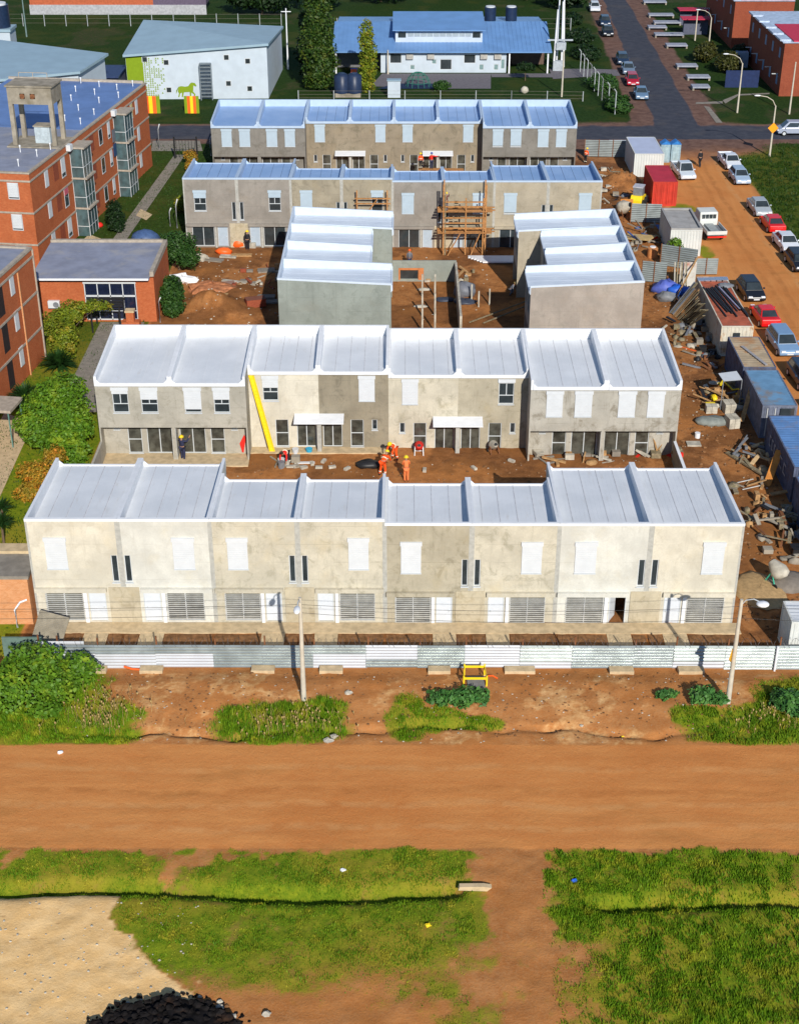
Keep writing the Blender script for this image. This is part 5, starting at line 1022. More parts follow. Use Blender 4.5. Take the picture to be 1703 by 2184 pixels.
# ---------------- site containers ----------------
def corr(mb,a,b,z0,z1,out,amp=.035,per=.28,mi=0):
    a=Vector(a); b=Vector(b); L=(b-a).length; d=(b-a)/L; n=max(2,int(L/per)); o=Vector((out[0],out[1])); pts=[]
    for k in range(n):
        u=k*L/n; w=L/n; pts+=[(u,0),(u+w*.35,0),(u+w*.5,amp),(u+w*.85,amp)]
    pts.append((L,0))
    for p,q in zip(pts[:-1],pts[1:]):
        A_=a+d*p[0]+o*p[1]; B__=a+d*q[0]+o*q[1]; mb.face([(A_.x,A_.y,z0),(B__.x,B__.y,z0),(B__.x,B__.y,z1),(A_.x,A_.y,z1)],mi)
def container(label,x0,y0,w,L,h,side,roof,door=None,win=None,group='shipping containers along the dirt street',z=0):
    t=thing('site_container',label,'container',(x0,y0,z),0,group)
    m=MB(); corr(m,(.06,.06),(w-.06,.06),.1,h-.1,(0,-1)); corr(m,(w-.06,.06),(w-.06,L-.06),.1,h-.1,(1,0)); corr(m,(w-.06,L-.06),(.06,L-.06),.1,h-.1,(0,1)); corr(m,(.06,L-.06),(.06,.06),.1,h-.1,(-1,0)); m.build('side_wall',[side],t)
    m=MB(); n=int(L/.35)
    for k in range(n): y=L*(k/n); m.face([(.05,y,h-.03),(w-.05,y,h-.03),(w-.05,y+L/n*.6,h),(.05,y+L/n*.6,h)]); m.face([(.05,y+L/n*.6,h),(w-.05,y+L/n*.6,h),(w-.05,y+L/n,h-.03),(.05,y+L/n,h-.03)])
    m.build('roof',[roof],t)
    f=MB(); e=.1
    for a in (0,w-e):
        for b in (0,L-e): f.box(a,a+e,b,b+e,0,h)
    for zz in (0,h-e+.01): f.box(e,w-e,-.004,e-.004,zz,zz+e).box(e,w-e,L-e+.004,L+.004,zz,zz+e).box(-.004,e-.004,e,L-e,zz,zz+e).box(w-e+.004,w+.004,e,L-e,zz,zz+e)
    f.build('frame',[side],t)
    if door:
        d=MB()
        for k in range(4): d.box(.35+k*(w-.8)/3,.40+k*(w-.8)/3,-.05,-.01,.2,h-.2)
        d.build('door_bars',[door],t)
    if win:
        d=MB(); d.box(win[0],win[1],-.08,-.03,win[2],win[3]); d.build('window',[GLASS],t)
    return t
CRED=plain('container_red',(.55,.045,.025),.55,0,.35,.15,1.0,(.35,.05,.03)); CREDR=plain('container_red_roof',(.42,.03,.05),.55,0,.35,.15,1)
CWH=plain('container_white',(.64,.65,.62),.6,0,.3,.08,1); CGR=plain('container_grey_roof',(.36,.35,.34),.7,0,.2,.15,1,(.22,.2,.18)); CRU=plain('container_rusty_red_roof',(.42,.11,.06),.8,0,.2,.25,1.5,(.24,.10,.06)); CBE=plain('container_beige_roof',(.46,.36,.24),.8,0,.2,.2,1.2,(.42,.20,.08)); CDB=plain('container_dark_blue',(.10,.12,.19),.6,0,.3,.3,2,(.12,.08,.07)); CBR=plain('container_blue_roof',(.14,.28,.44),.6,0,.3,.15,1.2,(.22,.19,.17)); CBR2=plain('container_bright_blue_roof',(.12,.25,.50),.6,0,.3,.15,1.2,(.24,.20,.20)); CWR=plain('rust_streaked_white',(.62,.58,.48),.7,0,.2,.1,2,(.42,.20,.06)); CLR=plain('cabin_lilac_roof',(.42,.47,.62),.55,0,.4,.06,1)
container('white office cabin with pale lilac roof, farthest container by the cross street',25.8,160.8,3.3,7.2,2.7,CWH,CLR); container('bright red shipping container beside the white pickup',26.3,150.3,2.6,6.3,2.6,CRED,CREDR,CRED)
c=container('white container with grey rimmed roof beside the flatbed truck',25.6,134.4,3.0,6.4,2.6,CWH,CGR); m=MB(); m.box(0,.2,0,6.4,2.62,2.78).box(2.8,3.0,0,6.4,2.62,2.78).box(.2,2.8,0,.2,2.62,2.78).box(.2,2.8,6.2,6.4,2.62,2.78); m.build('roof_rim',[CGR],c)
container('long container with rusty red roof carrying black pipes',25.75,109.9,2.6,11.6,2.6,CWR,CRU,None,(1.0,1.55,1.35,2.05)); container('container with beige roof and rust stain behind the blue ones',25.8,101.6,2.5,6.1,2.6,CDB,CBE)
container('container with teal blue roof and white front end',25.8,94.75,2.5,6.4,2.6,plain('slate_side',(.16,.18,.24),.6,0,.3,.3,2),CBR,CWH,(1.3,2.3,1.6,2.4)); c=container('container with bright blue roof and dark lettered side',25.8,85.1,2.5,8.0,2.6,CDB,CBR2,CBR2)
container('half hidden blue container nearest the front at the right edge',25.6,76.0,2.6,7.9,2.6,CDB,CBR2,CBR2)
# faded white lettering strokes on the dark side
m=MB(); 
for k,(y,w_) in enumerate([(6.6,.5),(5.9,.5),(5.2,.5),(4.5,.5),(3.5,.8),(2.4,.8)]): m.face([(-.045,y,1.0),(-.045,y-.12,1.0),(-.045,y-.12,1.8),(-.045,y,1.8)]); m.face([(-.046,y,1.8),(-.046,y-w_*.8,1.8),(-.046,y-w_*.8,1.68),(-.046,y,1.68)]); m.face([(-.046,y,1.12),(-.046,y-w_*.8,1.12),(-.046,y-w_*.8,1.0),(-.046,y,1.0)])
m.build('faded_lettering',[plain('faded_letter_white',(.35,.37,.42),.8)],c)
fx,fy=G(1688,1327,2.5); bx_,by_=G(1673,1282,2.5); container('white cabin at the right photo edge just behind the sheet fence',fx,fy,2.6,by_-fy,2.5,CWH,SHUT)
# load on the rusty roof
g=random.Random(9)
for k in range(11):
    a=26.1+k*.19; t=.9+g.uniform(-.3,.3); m=MB(); m.tube([(a-.25,119.0+g.uniform(-.6,.2),2.66+.03*(k%2)),(a+t*.45,112.8+g.uniform(-1.2,1.4),2.66+.03*(k%2))],.07,7); o=m.build('drain_pipe',[plain('lilac_pipe',(.40,.38,.52),.4) if k==7 else BLACK]); tag(o,'lilac grey pipe lying among black ones on the rusty container roof' if k==7 else 'black plastic pipe, %s from the left on the rusty red container roof'%['first','second','third','fourth','fifth','sixth','seventh','eighth','ninth','tenth','last'][k],'pipe','pipes on the rusty container roof')
m=MB()
for k in range(5): m.prism([(120.2,2.64),(120.9,2.64),(120.9,2.74+.02*k),(120.2,2.70+.02*k)],'x',25.7+k*.5,26.3+k*.5)
o=m.build('foil_sheet',[plain('silver_foil',(.80,.82,.85),.18,.8,.5,.1,3)]); tag(o,'shiny crumpled silver sheet at the far end of the rusty container roof','sheet')
m=MB(); m.blob((27.8,119.2,2.66),(.75,.6,.22),9,5,.2); o=m.build('dark_bundle',[GREYP]); tag(o,'dark grey bundle beside the silver sheet on the rusty roof','bundle')
m=MB(); m.beam((26.5,105.6,2.68),(27.6,101.9,2.68),.22,.06); o=m.build('metal_channel',[plain('grey_channel',(.38,.36,.36),.5)]); tag(o,'grey metal channel lying across the beige container roof','channel')
# ---------------- cars ----------------
def car(label,x,y,rz,col,L=4.1,Wd=1.68,Hh=1.46,kind='hatch',group=None,name='parked_car'):
    t=thing(name,label,'car',(x,y,0),rz,group); w=Wd/2; paint=plain('paint_%s'%('_'.join(str(int(c*100)) for c in col)),col,.28,0,.6,.04)
    # front towards -y
    hl=L/2; pr=[(-hl,.30),(-hl-.02,.55),(-hl+.12,.72),(-hl+.95,.92)]
    if kind=='hatch': pr+=[(hl-.10,.98),(hl,.75),(hl,.30)]; g0,g1,t0,t1=-hl+.95,hl-.12,-hl+1.65,hl-.45
    elif kind=='sedan': pr+=[(hl-.75,.96),(hl-.05,.93),(hl+.02,.60),(hl,.30)]; g0,g1,t0,t1=-hl+1.0,hl-.62,-hl+1.7,hl-1.25
    elif kind=='van': pr=[(-hl,.30),(-hl,.75),(-hl+.5,1.0),(hl,1.05),(hl,.30)]; g0,g1,t0,t1=-hl+.45,hl-.02,-hl+1.25,hl-.22
    else: pr+=[(hl,.90),(hl,.32)]; g0,g1,t0,t1=-hl+.95,-hl+2.75,-hl+1.5,-hl+2.6
    m=MB(); m.prism(pr,'x',-w,w); b=m.build('body',[paint],t,None,0,.09)
    zb=.92; zt=Hh; wb=w-.06; wt=w-.24
    def fr(u): return (g0+(t0-g0)*u, g1+(t1-g1)*u, wb+(wt-wb)*u, zb+(zt-zb)*u)
    a=fr(0); c=fr(1); m=MB(); V=[(-a[2],a[0],a[3]),(a[2],a[0],a[3]),(a[2],a[1],a[3]),(-a[2],a[1],a[3]),(-c[2],c[0],c[3]),(c[2],c[0],c[3]),(c[2],c[1],c[3]),(-c[2],c[1],c[3])]
    m.raw(V,[(3,2,1,0),(4,5,6,7),(0,1,5,4),(1,2,6,5),(2,3,7,6),(3,0,4,7)]); m.build('cabin',[paint],t,None,0,.06)
    def pane(nm,i0,i1,u0=.05,u1=.93,s0=.05,s1=.95):
        q=[]; P=[Vector(V[i0]),Vector(V[i1]),Vector(V[i1+4 if i1+4<8 else i1]),Vector(V[i0+4])]
        nrm=(P[1]-P[0]).cross(P[3]-P[0]).normalized()*.012
        for s_,u_ in ((s0,u0),(s1,u0),(s1,u1),(s0,u1)): q.append(P[0].lerp(P[1],s_).lerp(P[3].lerp(P[2],s_),u_)+nrm)
        mm=MB(); mm.face(q); mm.build(nm,[GLASS],t)
    pane('windscreen',0,1); pane('rear_window',2,3); pane('side_window',1,2,.2,.85,.08,.47); pane('side_window',1,2,.2,.85,.51,.92); pane('side_window',3,0,.2,.85,.08,.47); pane('side_window',3,0,.2,.85,.51,.92)
    for sx in (-1,1):
        for yy in (-hl+.75,hl-.75):
            m=MB(); m.tube([(sx*(w-.2),yy,.31),(sx*(w+.02),yy,.31)],.31,14); wh=m.build('wheel',[TYRE],t); m=MB(); m.tube([(sx*(w+.01),yy,.31),(sx*(w+.035),yy,.31)],.19,10); m.build('rim',[FRAME],wh)
        m=MB(); m.box(sx*(w-.12),sx*(w-.48),-hl-.06,-hl+.12,.58,.72); m.build('headlight',[plain('lamp_glass',(.85,.87,.90),.15,0,.8,.02)],t,None,0,.02)
        m=MB(); m.box(sx*(w-.10),sx*(w-.34),hl-.02,hl+.035,.62,.80); m.build('tail_light',[REDC],t)
        m=MB(); m.box(sx*(w+.02),sx*(w+.18),g0+.35,g0+.47,.93,1.05); m.build('mirror',[paint],t)
    for s in (-1,1): MB().box(-.26,.26,s*(hl+.03)-.01,s*(hl+.03)+.01,.38,.50).build('number_plate',[SHUT],t)
    if kind=='pickup':
        m=MB(); m.box(-w+.12,w-.12,t1+.35,hl-.12,.905,.912); m.build('load_bed',[GREYP],t); m=MB(); m.box(-w,-w+.07,t1+.3,hl,.90,1.08).box(w-.07,w,t1+.3,hl,.90,1.08).box(-w+.07,w-.07,hl-.07,hl,.90,1.08); m.build('bed_rail',[paint],t)
    return t
P_=math.pi; GP='cars parked along the right side of the dirt street'; GL='cars parked beside the containers'; GF='cars parked along the paved street'
WHT=(.72,.75,.80); SIL=(.36,.47,.60); SIL2=(.40,.44,.47); RD=(.75,.01,.012); BLK=(.012,.014,.02); BLU=(.13,.22,.34); GBL=(.16,.22,.30); DBL=(.02,.04,.08); SBL=(.20,.33,.52)
car('white pickup, farthest of the cars along the right side of the dirt street',37.5,165.6,R(4),WHT,4.6,1.7,1.5,'pickup',GP); car('pale blue hatchback close behind the white pickup on the dirt street',37.4,159.4,R(2),SIL,4.0,1.65,1.46,'hatch',GP); car('silver blue sedan parked alone before the red sedan on the dirt street',37.2,148.2,R(2),SIL2,4.4,1.7,1.42,'sedan',GP)
car('bright red sedan showing its boot between silver and white cars',37.4,142.9,P_+R(2),RD,4.3,1.68,1.38,'sedan',GP); car('white sedan behind the bright red sedan on the right of the dirt street',37.4,136.9,R(3),WHT,4.4,1.7,1.42,'sedan',GP); car('black car cut by the right photo edge below the white sedan',37.3,131.4,R(2),BLK,4.3,1.7,1.45,'hatch',GP); car('second dark car cut by the right edge below the black one',37.6,123.5,R(2),DBL,4.3,1.7,1.45,'sedan',GP)
car('glossy black hatchback beside the rusty-roofed container',31.2,123.7,R(3),BLK,4.2,1.72,1.48,'hatch',GL); car('bright red sedan beside the rusty-roofed container with boot towards the camera',31.15,117.6,P_+R(3),RD,4.2,1.68,1.38,'sedan',GL); car('blue estate car below the red sedan beside the beige-roofed container',31.3,111.5,R(3),SBL,4.5,1.75,1.55,'hatch',GL); car('dark blue car at the right edge beside the teal-roofed container',31.4,104.6,R(3),DBL,4.4,1.72,1.5,'hatch',GL); car('black car at the right edge beside the bright blue container',31.3,98.0,R(3),BLK,4.3,1.7,1.45,'sedan',GL)
car('small white van-like pickup parked by the red container',31.5,161.6,R(6),(.60,.66,.72),4.8,1.75,1.75,'pickup','pickups between containers and street')
for i,(px,py,c,k,lab) in enumerate([(1270,27,WHT,'hatch','white car parked alone at the top of the paved street'),(1292,58,DBL,'hatch','dark car behind the black one in the upper pair on the paved street'),(1298,80,BLK,'sedan','black car in front of the upper pair on the paved street'),(1330,141,DBL,'hatch','dark blue car, farthest of the lower four on the paved street'),(1342,162,GBL,'sedan','blue-grey car second of the lower four on the paved street'),(1351,186,(.45,.01,.03),'hatch','crimson car third of the lower four on the paved street'),(1370,216,BLU,'sedan','grey-blue car nearest the junction on the paved street')]):
    x,y=PX(px,py); car(lab,x,y+2.1,R(-3),c,4.2,1.7,1.45,k,GF)
car('silver people carrier driving on the cross street at the right edge',48.3,179.6,R(-90),(.36,.40,.50),4.5,1.75,1.68,'van',None,'driving_van')
# flatbed truck
t=thing('flatbed_truck','old white flatbed truck parked beside the white container with its empty bed towards the camera','truck',(30.65,141.2,0),R(5))
m=MB(); m.prism([(.2,.6),(.2,1.3),(.35,2.1),(1.9,2.15),(2.2,1.5),(2.9,1.35),(3.0,.6)],'x',-.92,.92); m.build('cab',[CWH],t,None,0,.1)
m=MB(); 
for k in range(4): m.box(-.72+k*.37,-.42+k*.37,.18,.25,1.5,1.9)
m.build('rear_window',[GLASS],t)
m=MB(); m.box(-.97,.97,-2.9,.1,.75,.85); m.build('bed',[GREYP],t); m=MB(); m.box(-1.0,-.94,-2.9,.1,.85,1.2).box(.94,1.0,-2.9,.1,.85,1.2).box(-.94,.94,-2.95,-2.88,.85,1.2); m.build('bed_rail',[CWH],t); MB().box(-.95,.95,-2.99,-2.96,.55,.70).build('bumper',[REDC],t)
MB().box(-.45,.40,-2.3,.3,.86,1.0).build('ramp',[plain('grey_steel_board',(.34,.37,.37),.5)],t)
for sx in (-1,1):
    for yy in (-1.7,2.1): m=MB(); m.tube([(sx*.72,yy,.38),(sx*.95,yy,.38)],.38,14); m.build('wheel',[TYRE],t)
# portable toilets
for i,(a,lab) in enumerate([(30.3,'left portable toilet with blue roof beside the white office cabin'),(31.5,'right portable toilet with blue roof beside the white office cabin')]):
    t=thing('portable_toilet',lab,'toilet',(a,167.5,0)); MB().box(-.55,.55,-.55,.55,0,2.1).build('cabin',[plain('pale_teal',(.28,.40,.46),.6)],t); m=MB(); m.prism([(-.6,2.1),(.6,2.1),(0,2.5)],'y',-.6,.6); m.build('roof',[plain('toilet_blue',(.03,.20,.55),.5)],t); MB().box(-.35,.35,-.58,-.56,.15,1.85).build('door',[plain('toilet_door',(.34,.46,.50),.6)],t)
# skid loader
t=thing('skid_loader','small grey and yellow skid loader between the red container and the site fence','loader',(24.9,150.8,0),R(160)); m=MB(); m.prism([(-1.2,.35),(-1.2,.9),(-.3,1.0),(.9,1.2),(1.2,.8),(1.2,.35)],'x',-.6,.6); m.build('body',[YEL],t,None,0,.05); m=MB(); m.box(-.5,.5,-.7,.5,1.0,1.95); m.build('cab',[GREYP],t,None,0,.04); MB().box(-.55,.55,-.75,.55,1.95,2.05).build('cab_roof',[plain('pale_roof',(.5,.5,.55),.6)],t); m=MB(); m.prism([(-1.9,.1),(-1.3,.1),(-1.35,.7),(-1.5,.2)],'x',-.8,.8); m.build('bucket',[GREYP],t)
for sx in (-1,1):
    for yy in (-.6,.6): m=MB(); m.tube([(sx*.6,yy,.38),(sx*.85,yy,.38)],.38,12); m.build('wheel',[TYRE],t)
    m=MB(); m.beam((sx*.5,.9,1.2),(sx*.5,-1.3,.6),.1,.14); m.build('lift_arm',[YEL],t)
# corrugated site fencing
def sfence(label,pa,pb,h,n,rz=None):
    xa,ya=PX(*pa); xb,yb=PX(*pb); L=math.hypot(xb-xa,yb-ya); t=thing('site_fence',label,'fence',(xa,ya,0),math.atan2(yb-ya,xb-xa),'grey sheet fences round the containers')
    for k in range(n):
        m=MB(); sheet(m,L*k/n+.02,L*(k+1)/n-.02,.05,h,.06,0,.2); m.build('sheet_panel',[plain('dull_grey_sheet',(.22,.25,.25),.5,.1,.4,.2,1)],t); MB().box(L*k/n-.04,L*k/n+.04,-.11,-.03,0,h+.1).build('post',[RUST],t)
sfence('short grey sheet fence below the skid loader',(1343,474),(1408,476),2.0,2); sfence('grey sheet fence in front of the white container',(1407,566),(1484,578),2.1,2); sfence('grey sheet fence beside the right cross wing',(1366,600),(1419,605),2.0,2); sfence('dark sheet fence piece just before the rusty-roofed container',(1478,586),(1528,586),1.6,2); sfence('green-grey sheet fence behind the end of the farthest row',(1245,334),(1335,336),2.0,3)
def item(name,label,cat,mb,mat,px=None,py=None,xy=None,rz=0,z=0,bev=0,group=None):
    x,y=xy if xy else PX(px,py); o=mb.build(name,[mat],None,(x,y,hz(x,y)+z),rz,bev); tag(o,label,cat,group); return o
item('tin_sheet','pale grey panel leaning on the green-grey fence','panel',MB().prism([(-.05,0),(.05,0),(.5,1.8),(.42,1.8)],'x',-1.1,1.1),plain('pale_grey_panel',(.40,.46,.52),.6),1317,333)
item('orange_board','orange shuttering board by the short grey fence','board',MB().box(-.65,.65,-.03,.03,0,1.5),plain('orange_ply',(.62,.24,.05),.8),1334,455)
def mixer(label,px,py,drumc,framec,s=1.0,rz=0):
    x,y=PX(px,py); t=thing('concrete_mixer',label,'concrete mixer',(x,y,0),rz); m=MB(); m.tube([(0,.55*s,.75*s),(0,.45*s,.85*s),(0,.1*s,1.0*s),(0,-.35*s,1.2*s),(0,-.55*s,1.3*s)],[.25*s,.5*s,.55*s,.36*s,.26*s],16); m.build('drum',[drumc],t)
    m=MB(); m.tube([(0,-.545*s,1.31*s),(0,-.56*s,1.315*s)],.23*s,14); m.build('mouth',[BLACK],t)
    m=MB()
    for a in (-.5,.5): m.beam((a*s,.5*s,0),(a*s*.9,0,1.0*s),.06,.06); m.beam((a*s,-.5*s,0),(a*s*.9,0,1.0*s),.06,.06)
    m.beam((-.5*s,.5*s,.1),(.5*s,.5*s,.1),.06,.06); m.build('frame',[framec],t)
    for a in (-.55,.55): m=MB(); m.tube([(a*s-.04,.5*s,.2*s),(a*s+.04,.5*s,.2*s)],.2*s,12); m.build('wheel',[TYRE],t)
mixer('pale grey concrete mixer beside the orange board',1330,468,STONE,RUST,1.3,R(40)); mixer('white concrete mixer with green trim right of the nearest row',1653,1246,STONE,plain('mixer_green',(.05,.45,.30),.5),1.0,R(-150))
mixer('small concrete mixer with red drum and white handles in front of the second row',893,968,REDC,plain('mixer_white',(.7,.7,.7),.5),.62,R(0)); mixer('small pale mixer in front of the right grey door of the second row',1052,966,STONE,RUST,.62,R(20))
item('wheelbarrow','upturned wheelbarrow at the foot of the second row on the right','wheelbarrow',MB().prism([(-.5,.2),(.5,.2),(.65,.5),(-.65,.5)],'x',-.3,.3),STONE,1145,972,rz=R(20),bev=.04)
item('grey_sand_heap','grey sand heap beside the white and green mixer','heap',MB().blob((0,0,0),(1.5,1.2,.55),12,7,.08),plain('grey_sand',(.22,.19,.16),.95,bump=.4),1680,1245)
item('sand_heap','yellow sand strip between the nearest row and the mixer','heap',MB().blob((0,0,0),(1.6,2.2,.30),12,7,.1),SANDC,1618,1262)
item('plywood_sheet','large yellow plywood sheet on the junk beside the right cross wing','board',MB().prism([(-1.6,.1),(1.6,.5),(1.6,.56),(-1.6,.16)],'y',-.9,.9),plain('yellow_ply',(.66,.46,.20),.8),1360,512,rz=R(-35))
item('drum','orange-brown barrel with white lid beside the blue tarpaulins','barrel',MB().cyl(0,0,0,.9,.5,16),plain('ochre_drum',(.62,.26,.09),.7),1390,548); item('barrel_lid','white lid on the orange-brown barrel','lid',MB().cyl(0,0,0,.06,.3,14),CAP,1390,546,z=.9)
item('red_jerrycan','red fuel can on the junk heap by the plywood','can',MB().box(-.4,.4,-.2,.2,0,.5),REDC,1393,512,rz=.4,bev=.05); item('yellow_bucket','yellow bucket beside the red fuel can','bucket',MB().cyl(0,0,0,.4,.22,12),YEL,1380,512)
def junk(label,px,py,rx,ry,n,mats,seed,h=.5):
    g=random.Random(seed); x,y=PX(px,py); t=thing('junk_pile',label,'junk',(x,y,hz(x,y)))
    for k in range(n):
        a,b=g.uniform(-rx,rx),g.uniform(-ry,ry); mt=g.choice(mats); m=MB(); q=g.random(); z=g.uniform(0,h)
        if q<.5: L=g.uniform(.5,1.8); an=g.uniform(0,3.14); m.beam((a,b,z),(a+L*math.cos(an),b+L*math.sin(an),z+g.uniform(-.1,.4)),g.uniform(.06,.3),g.uniform(.03,.12)); m.build('plank',[mt],t)
        elif q<.8: m.box(a,a+g.uniform(.2,.7),b,b+g.uniform(.2,.6),z*.5,z*.5+g.uniform(.1,.5)); m.build('block',[mt],t)
        else: m.blob((a,b,z*.5),(g.uniform(.2,.5),g.uniform(.2,.5),g.uniform(.1,.3)),7,4,.25); m.build('bag',[mt],t)
DJ=[GREYP,BLACK,WOODG,TOWG,SLABG,plain('dim_blue_plastic',(.06,.12,.35),.5)]
junk('dark mixed junk between the right wing and the sheet fence',1388,525,1.9,2.4,26,DJ,1); junk('dark scrap beside the skid loader',1325,420,2.2,3.2,24,[BLACK,GREYP,TOWG,STONE],2); junk('timber offcuts and scrap beside the plank stack',1470,700,1.2,3.0,26,[WOODG,BLACK,GREYP,WOODG,TOWG],3); junk('scrap and yellow straps right of the second row',1530,850,1.6,2.6,26,[BLACK,WOOD,WOODG,STONE,YEL],4); junk('broken pallets and timber beside the bright blue container',1612,985,1.9,2.2,40,[WOOD,WOODG,plain('new_timber',(.62,.42,.22),.8),GREYP],5); junk('dark debris strip behind the white and green mixer',1650,1150,1.3,3.4,26,[WOODG,BLACK,TOWG,RUST,STONE],6); junk('scrap heap against the nearest blue container',1690,1130,1.0,2.5,16,[WOODG,GREYP,TOWG],7); junk('dark debris between site fence and cabin at the far right',1470,640,1.0,2.0,14,DJ,8)
junk('timber offcuts along the shaded foot of the beige-roofed container',1515,775,1.0,3.6,30,[WOODG,BLACK,TOWG,RUST,GREYP],21,.3); junk('rubble and boards below the leaning plank stack',1440,720,1.6,2.2,22,[SLABG,WOODG,STONE,SOILC],22,.25); junk('boards and bags behind the plywood sheet',1395,500,1.4,2.0,18,DJ,23,.4)
junk('loose boards on the dirt beside the teal-roofed container',1560,850,.9,2.4,18,[WOOD,WOODG,GREYP],24,.25); junk('planks strewn beside the nearest blue container',1620,1080,1.5,3.0,22,[WOOD,WOODG,SLABG],25,.15); junk('small scrap at the end of the farthest row',1270,372,2.0,2.0,14,[STONE,TOWG,WOODG],26,.3)
junk('broken slabs and boards in the left yard beside the wing shadow',545,600,2.2,3.5,26,[SLABG,STONE,WOOD,BRICKD],27,.15); junk('scattered boards in the middle courtyard before the scaffold',950,590,2.6,2.0,16,[WOOD,WOODG,STONE],28,.15); junk('site scraps before the doors of the second row',1230,985,4.0,.8,16,[STONE,SLABG,WOOD],29,.1)
# leaning planks
g=random.Random(12)
for k in range(16):
    u=k/15; a=PX(1428+38*u,668+28*u); b=G(1485+20*u,600+72*u,2.4); m=MB(); o_=Vector((*a,.0)); d=Vector((b[0],b[1],2.5))-o_; L=d.length
    m.beam((0,0,0),tuple(d*g.uniform(.85,1.05)),g.uniform(.22,.34),.05); nth=['first','second','third','fourth','fifth','sixth','seventh','eighth','ninth','tenth','eleventh','twelfth','thirteenth','fourteenth','fifteenth','rightmost'][k]; o=m.build('leaning_plank',[WOOD if k in (3,4,6) else (WOODG if k>4 or k%2 else GREYP)],None,a+(.0+.05*(k%3),)); tag(o,('fresh brown' if k in (3,4,6) else 'weathered')+' plank, %s from the left in the stack leaning on the rusty-roofed container'%nth,'plank','planks leaning on the rusty container')
for i,(px,py,s,mt,lab) in enumerate([(1418,622,1.2,plain('violet_tarp',(.10,.14,.50),.5),'violet blue tarpaulin heap beside the plank stack'),(1444,628,.95,BLUEP,'bright blue tarpaulin heap beside the plank stack'),(1420,640,.8,GREYP,'dark grey sack under the blue tarpaulins')]):
    item('tarpaulin_heap',lab,'tarpaulin',MB().blob((0,0,.3),(1.1*s,.7*s,.65*s),11,7,.2),mt,px,py)
item('tall_board','tall rust-spotted white board standing beside the plank stack','board',MB().box(-.6,.6,-.04,.04,0,2.4),plain('rust_spotted_white',(.62,.60,.54),.7,0,.2,.1,1.4,(.40,.10,.04)),1466,612)
for k in range(6): 
    m=MB(); m.beam((0,0,0),(g.uniform(-.15,.15),.4,2.6),.12,.06); item('upright_batten','%s thin upright batten beside the spotted board'%['leftmost','second','third','fourth','fifth','rightmost'][k],'batten',m,WOODG if k%2 else STONE,1437+k*5,620,group='upright battens beside the spotted board')
m=MB(); m.beam((0,0,.1),(2.6,4.2,2.8),.12,.08); item('long_pole','long pale timber pole leaning against the sheet fence','pole',m,WOOD,1436,646)
# stacks and small things on the right strip
for i,(px,py,lab) in enumerate([(1505,882,'small stack of grey blocks near the second row'),(1545,884,'upper stack of pale blocks right of the second row'),(1554,916,'lower stack of pale blocks right of the second row')]):
    m=MB(); 
    for a in range(2):
        for b in range(5 if i else 3):
            for c in range(4 if i else 3): m.box(a*.42,a*.42+.4,b*.21,b*.21+.19,c*.2,c*.2+.19)
    item('block_stack',lab,'blocks',m,STONE,px,py,rz=.1*i)
item('cement_bags','grey covered cement bags beside the block stacks','bags',MB().blob((0,0,.15),(1.4,.7,.35),10,5,.12),plain('grey_cover',(.24,.26,.24),.8),1517,902); item('white_bucket','white bucket lid shining on the dirt right of the second row','bucket',MB().cyl(0,0,0,.4,.2,14),CAP,1486,933); item('stone_slab','grey slab lying on the dirt by the garden wall','slab',MB().box(-.5,.5,-.35,.35,0,.12),STONE,1478,948)
m=MB(); m.beam((0,0,.1),(2.2,-4.2,.15),.3,.12); item('long_beam','long weathered beam lying beside the broken pallets','beam',m,WOODG,1549,968); m=MB(); m.beam((0,0,0),(1.0,1.6,1.9),.5,.06); item('leaning_board','orange board leaning at the shaded container corner','board',m,plain('orange_ply',(.62,.24,.05),.8),1634,1036); m=MB(); m.beam((0,0,0),(1.0,2.2,2.3),.32,.08); item('leaning_board','long pale plank leaning on the teal-roofed container','board',m,WOOD,1581,900)
for i,(a,b,lab) in enumerate([(1568,1032,'upper thin steel tube lying on the dirt'),(1582,1046,'lower thin steel tube lying on the dirt')]): m=MB(); m.tube([(0,0,.06),(1.3,.5,.1)],.04,6); item('steel_tube',lab,'tube',m,BAR,a,b)
m=MB(); m.beam((0,0,.04),(1.9,-1.6,.05),.07,.05); item('orange_tube','bright orange tube lying on the dirt right of the second row','tube',m,ORP,1445,738)
t=thing('sheet_lean_to','white metal sheet canopy on a thin post beside the beige-roofed container','canopy',(*PX(1560,905),0)); m=MB(); sx_,sy_=PX(1560,905); q=[G(1531,796,2.4),G(1570,791,2.4),G(1582,812,2.3),G(1542,815,2.3)]; m.face([(a-sx_,b-sy_,2.4) for a,b in q]); m.face([(a-sx_,b-sy_,2.36) for a,b in q][::-1]); m.build('sheet',[SHUT],t)
for k in (2,3): MB().box(q[k][0]-sx_-.03,q[k][0]-sx_+.03,q[k][1]-sy_+.02,q[k][1]-sy_+.08,0,2.36).build('post',[GREYP],t)
m=MB(); m.tube([(0,0,.1),(.7,-.3,.5),(1.2,-1.2,.2),(1.5,-1.9,.6),(2.0,-2.4,.1)],.07,6); item('yellow_strap','tangled yellow hose right of the second row','hose',m,YEL,1522,822)
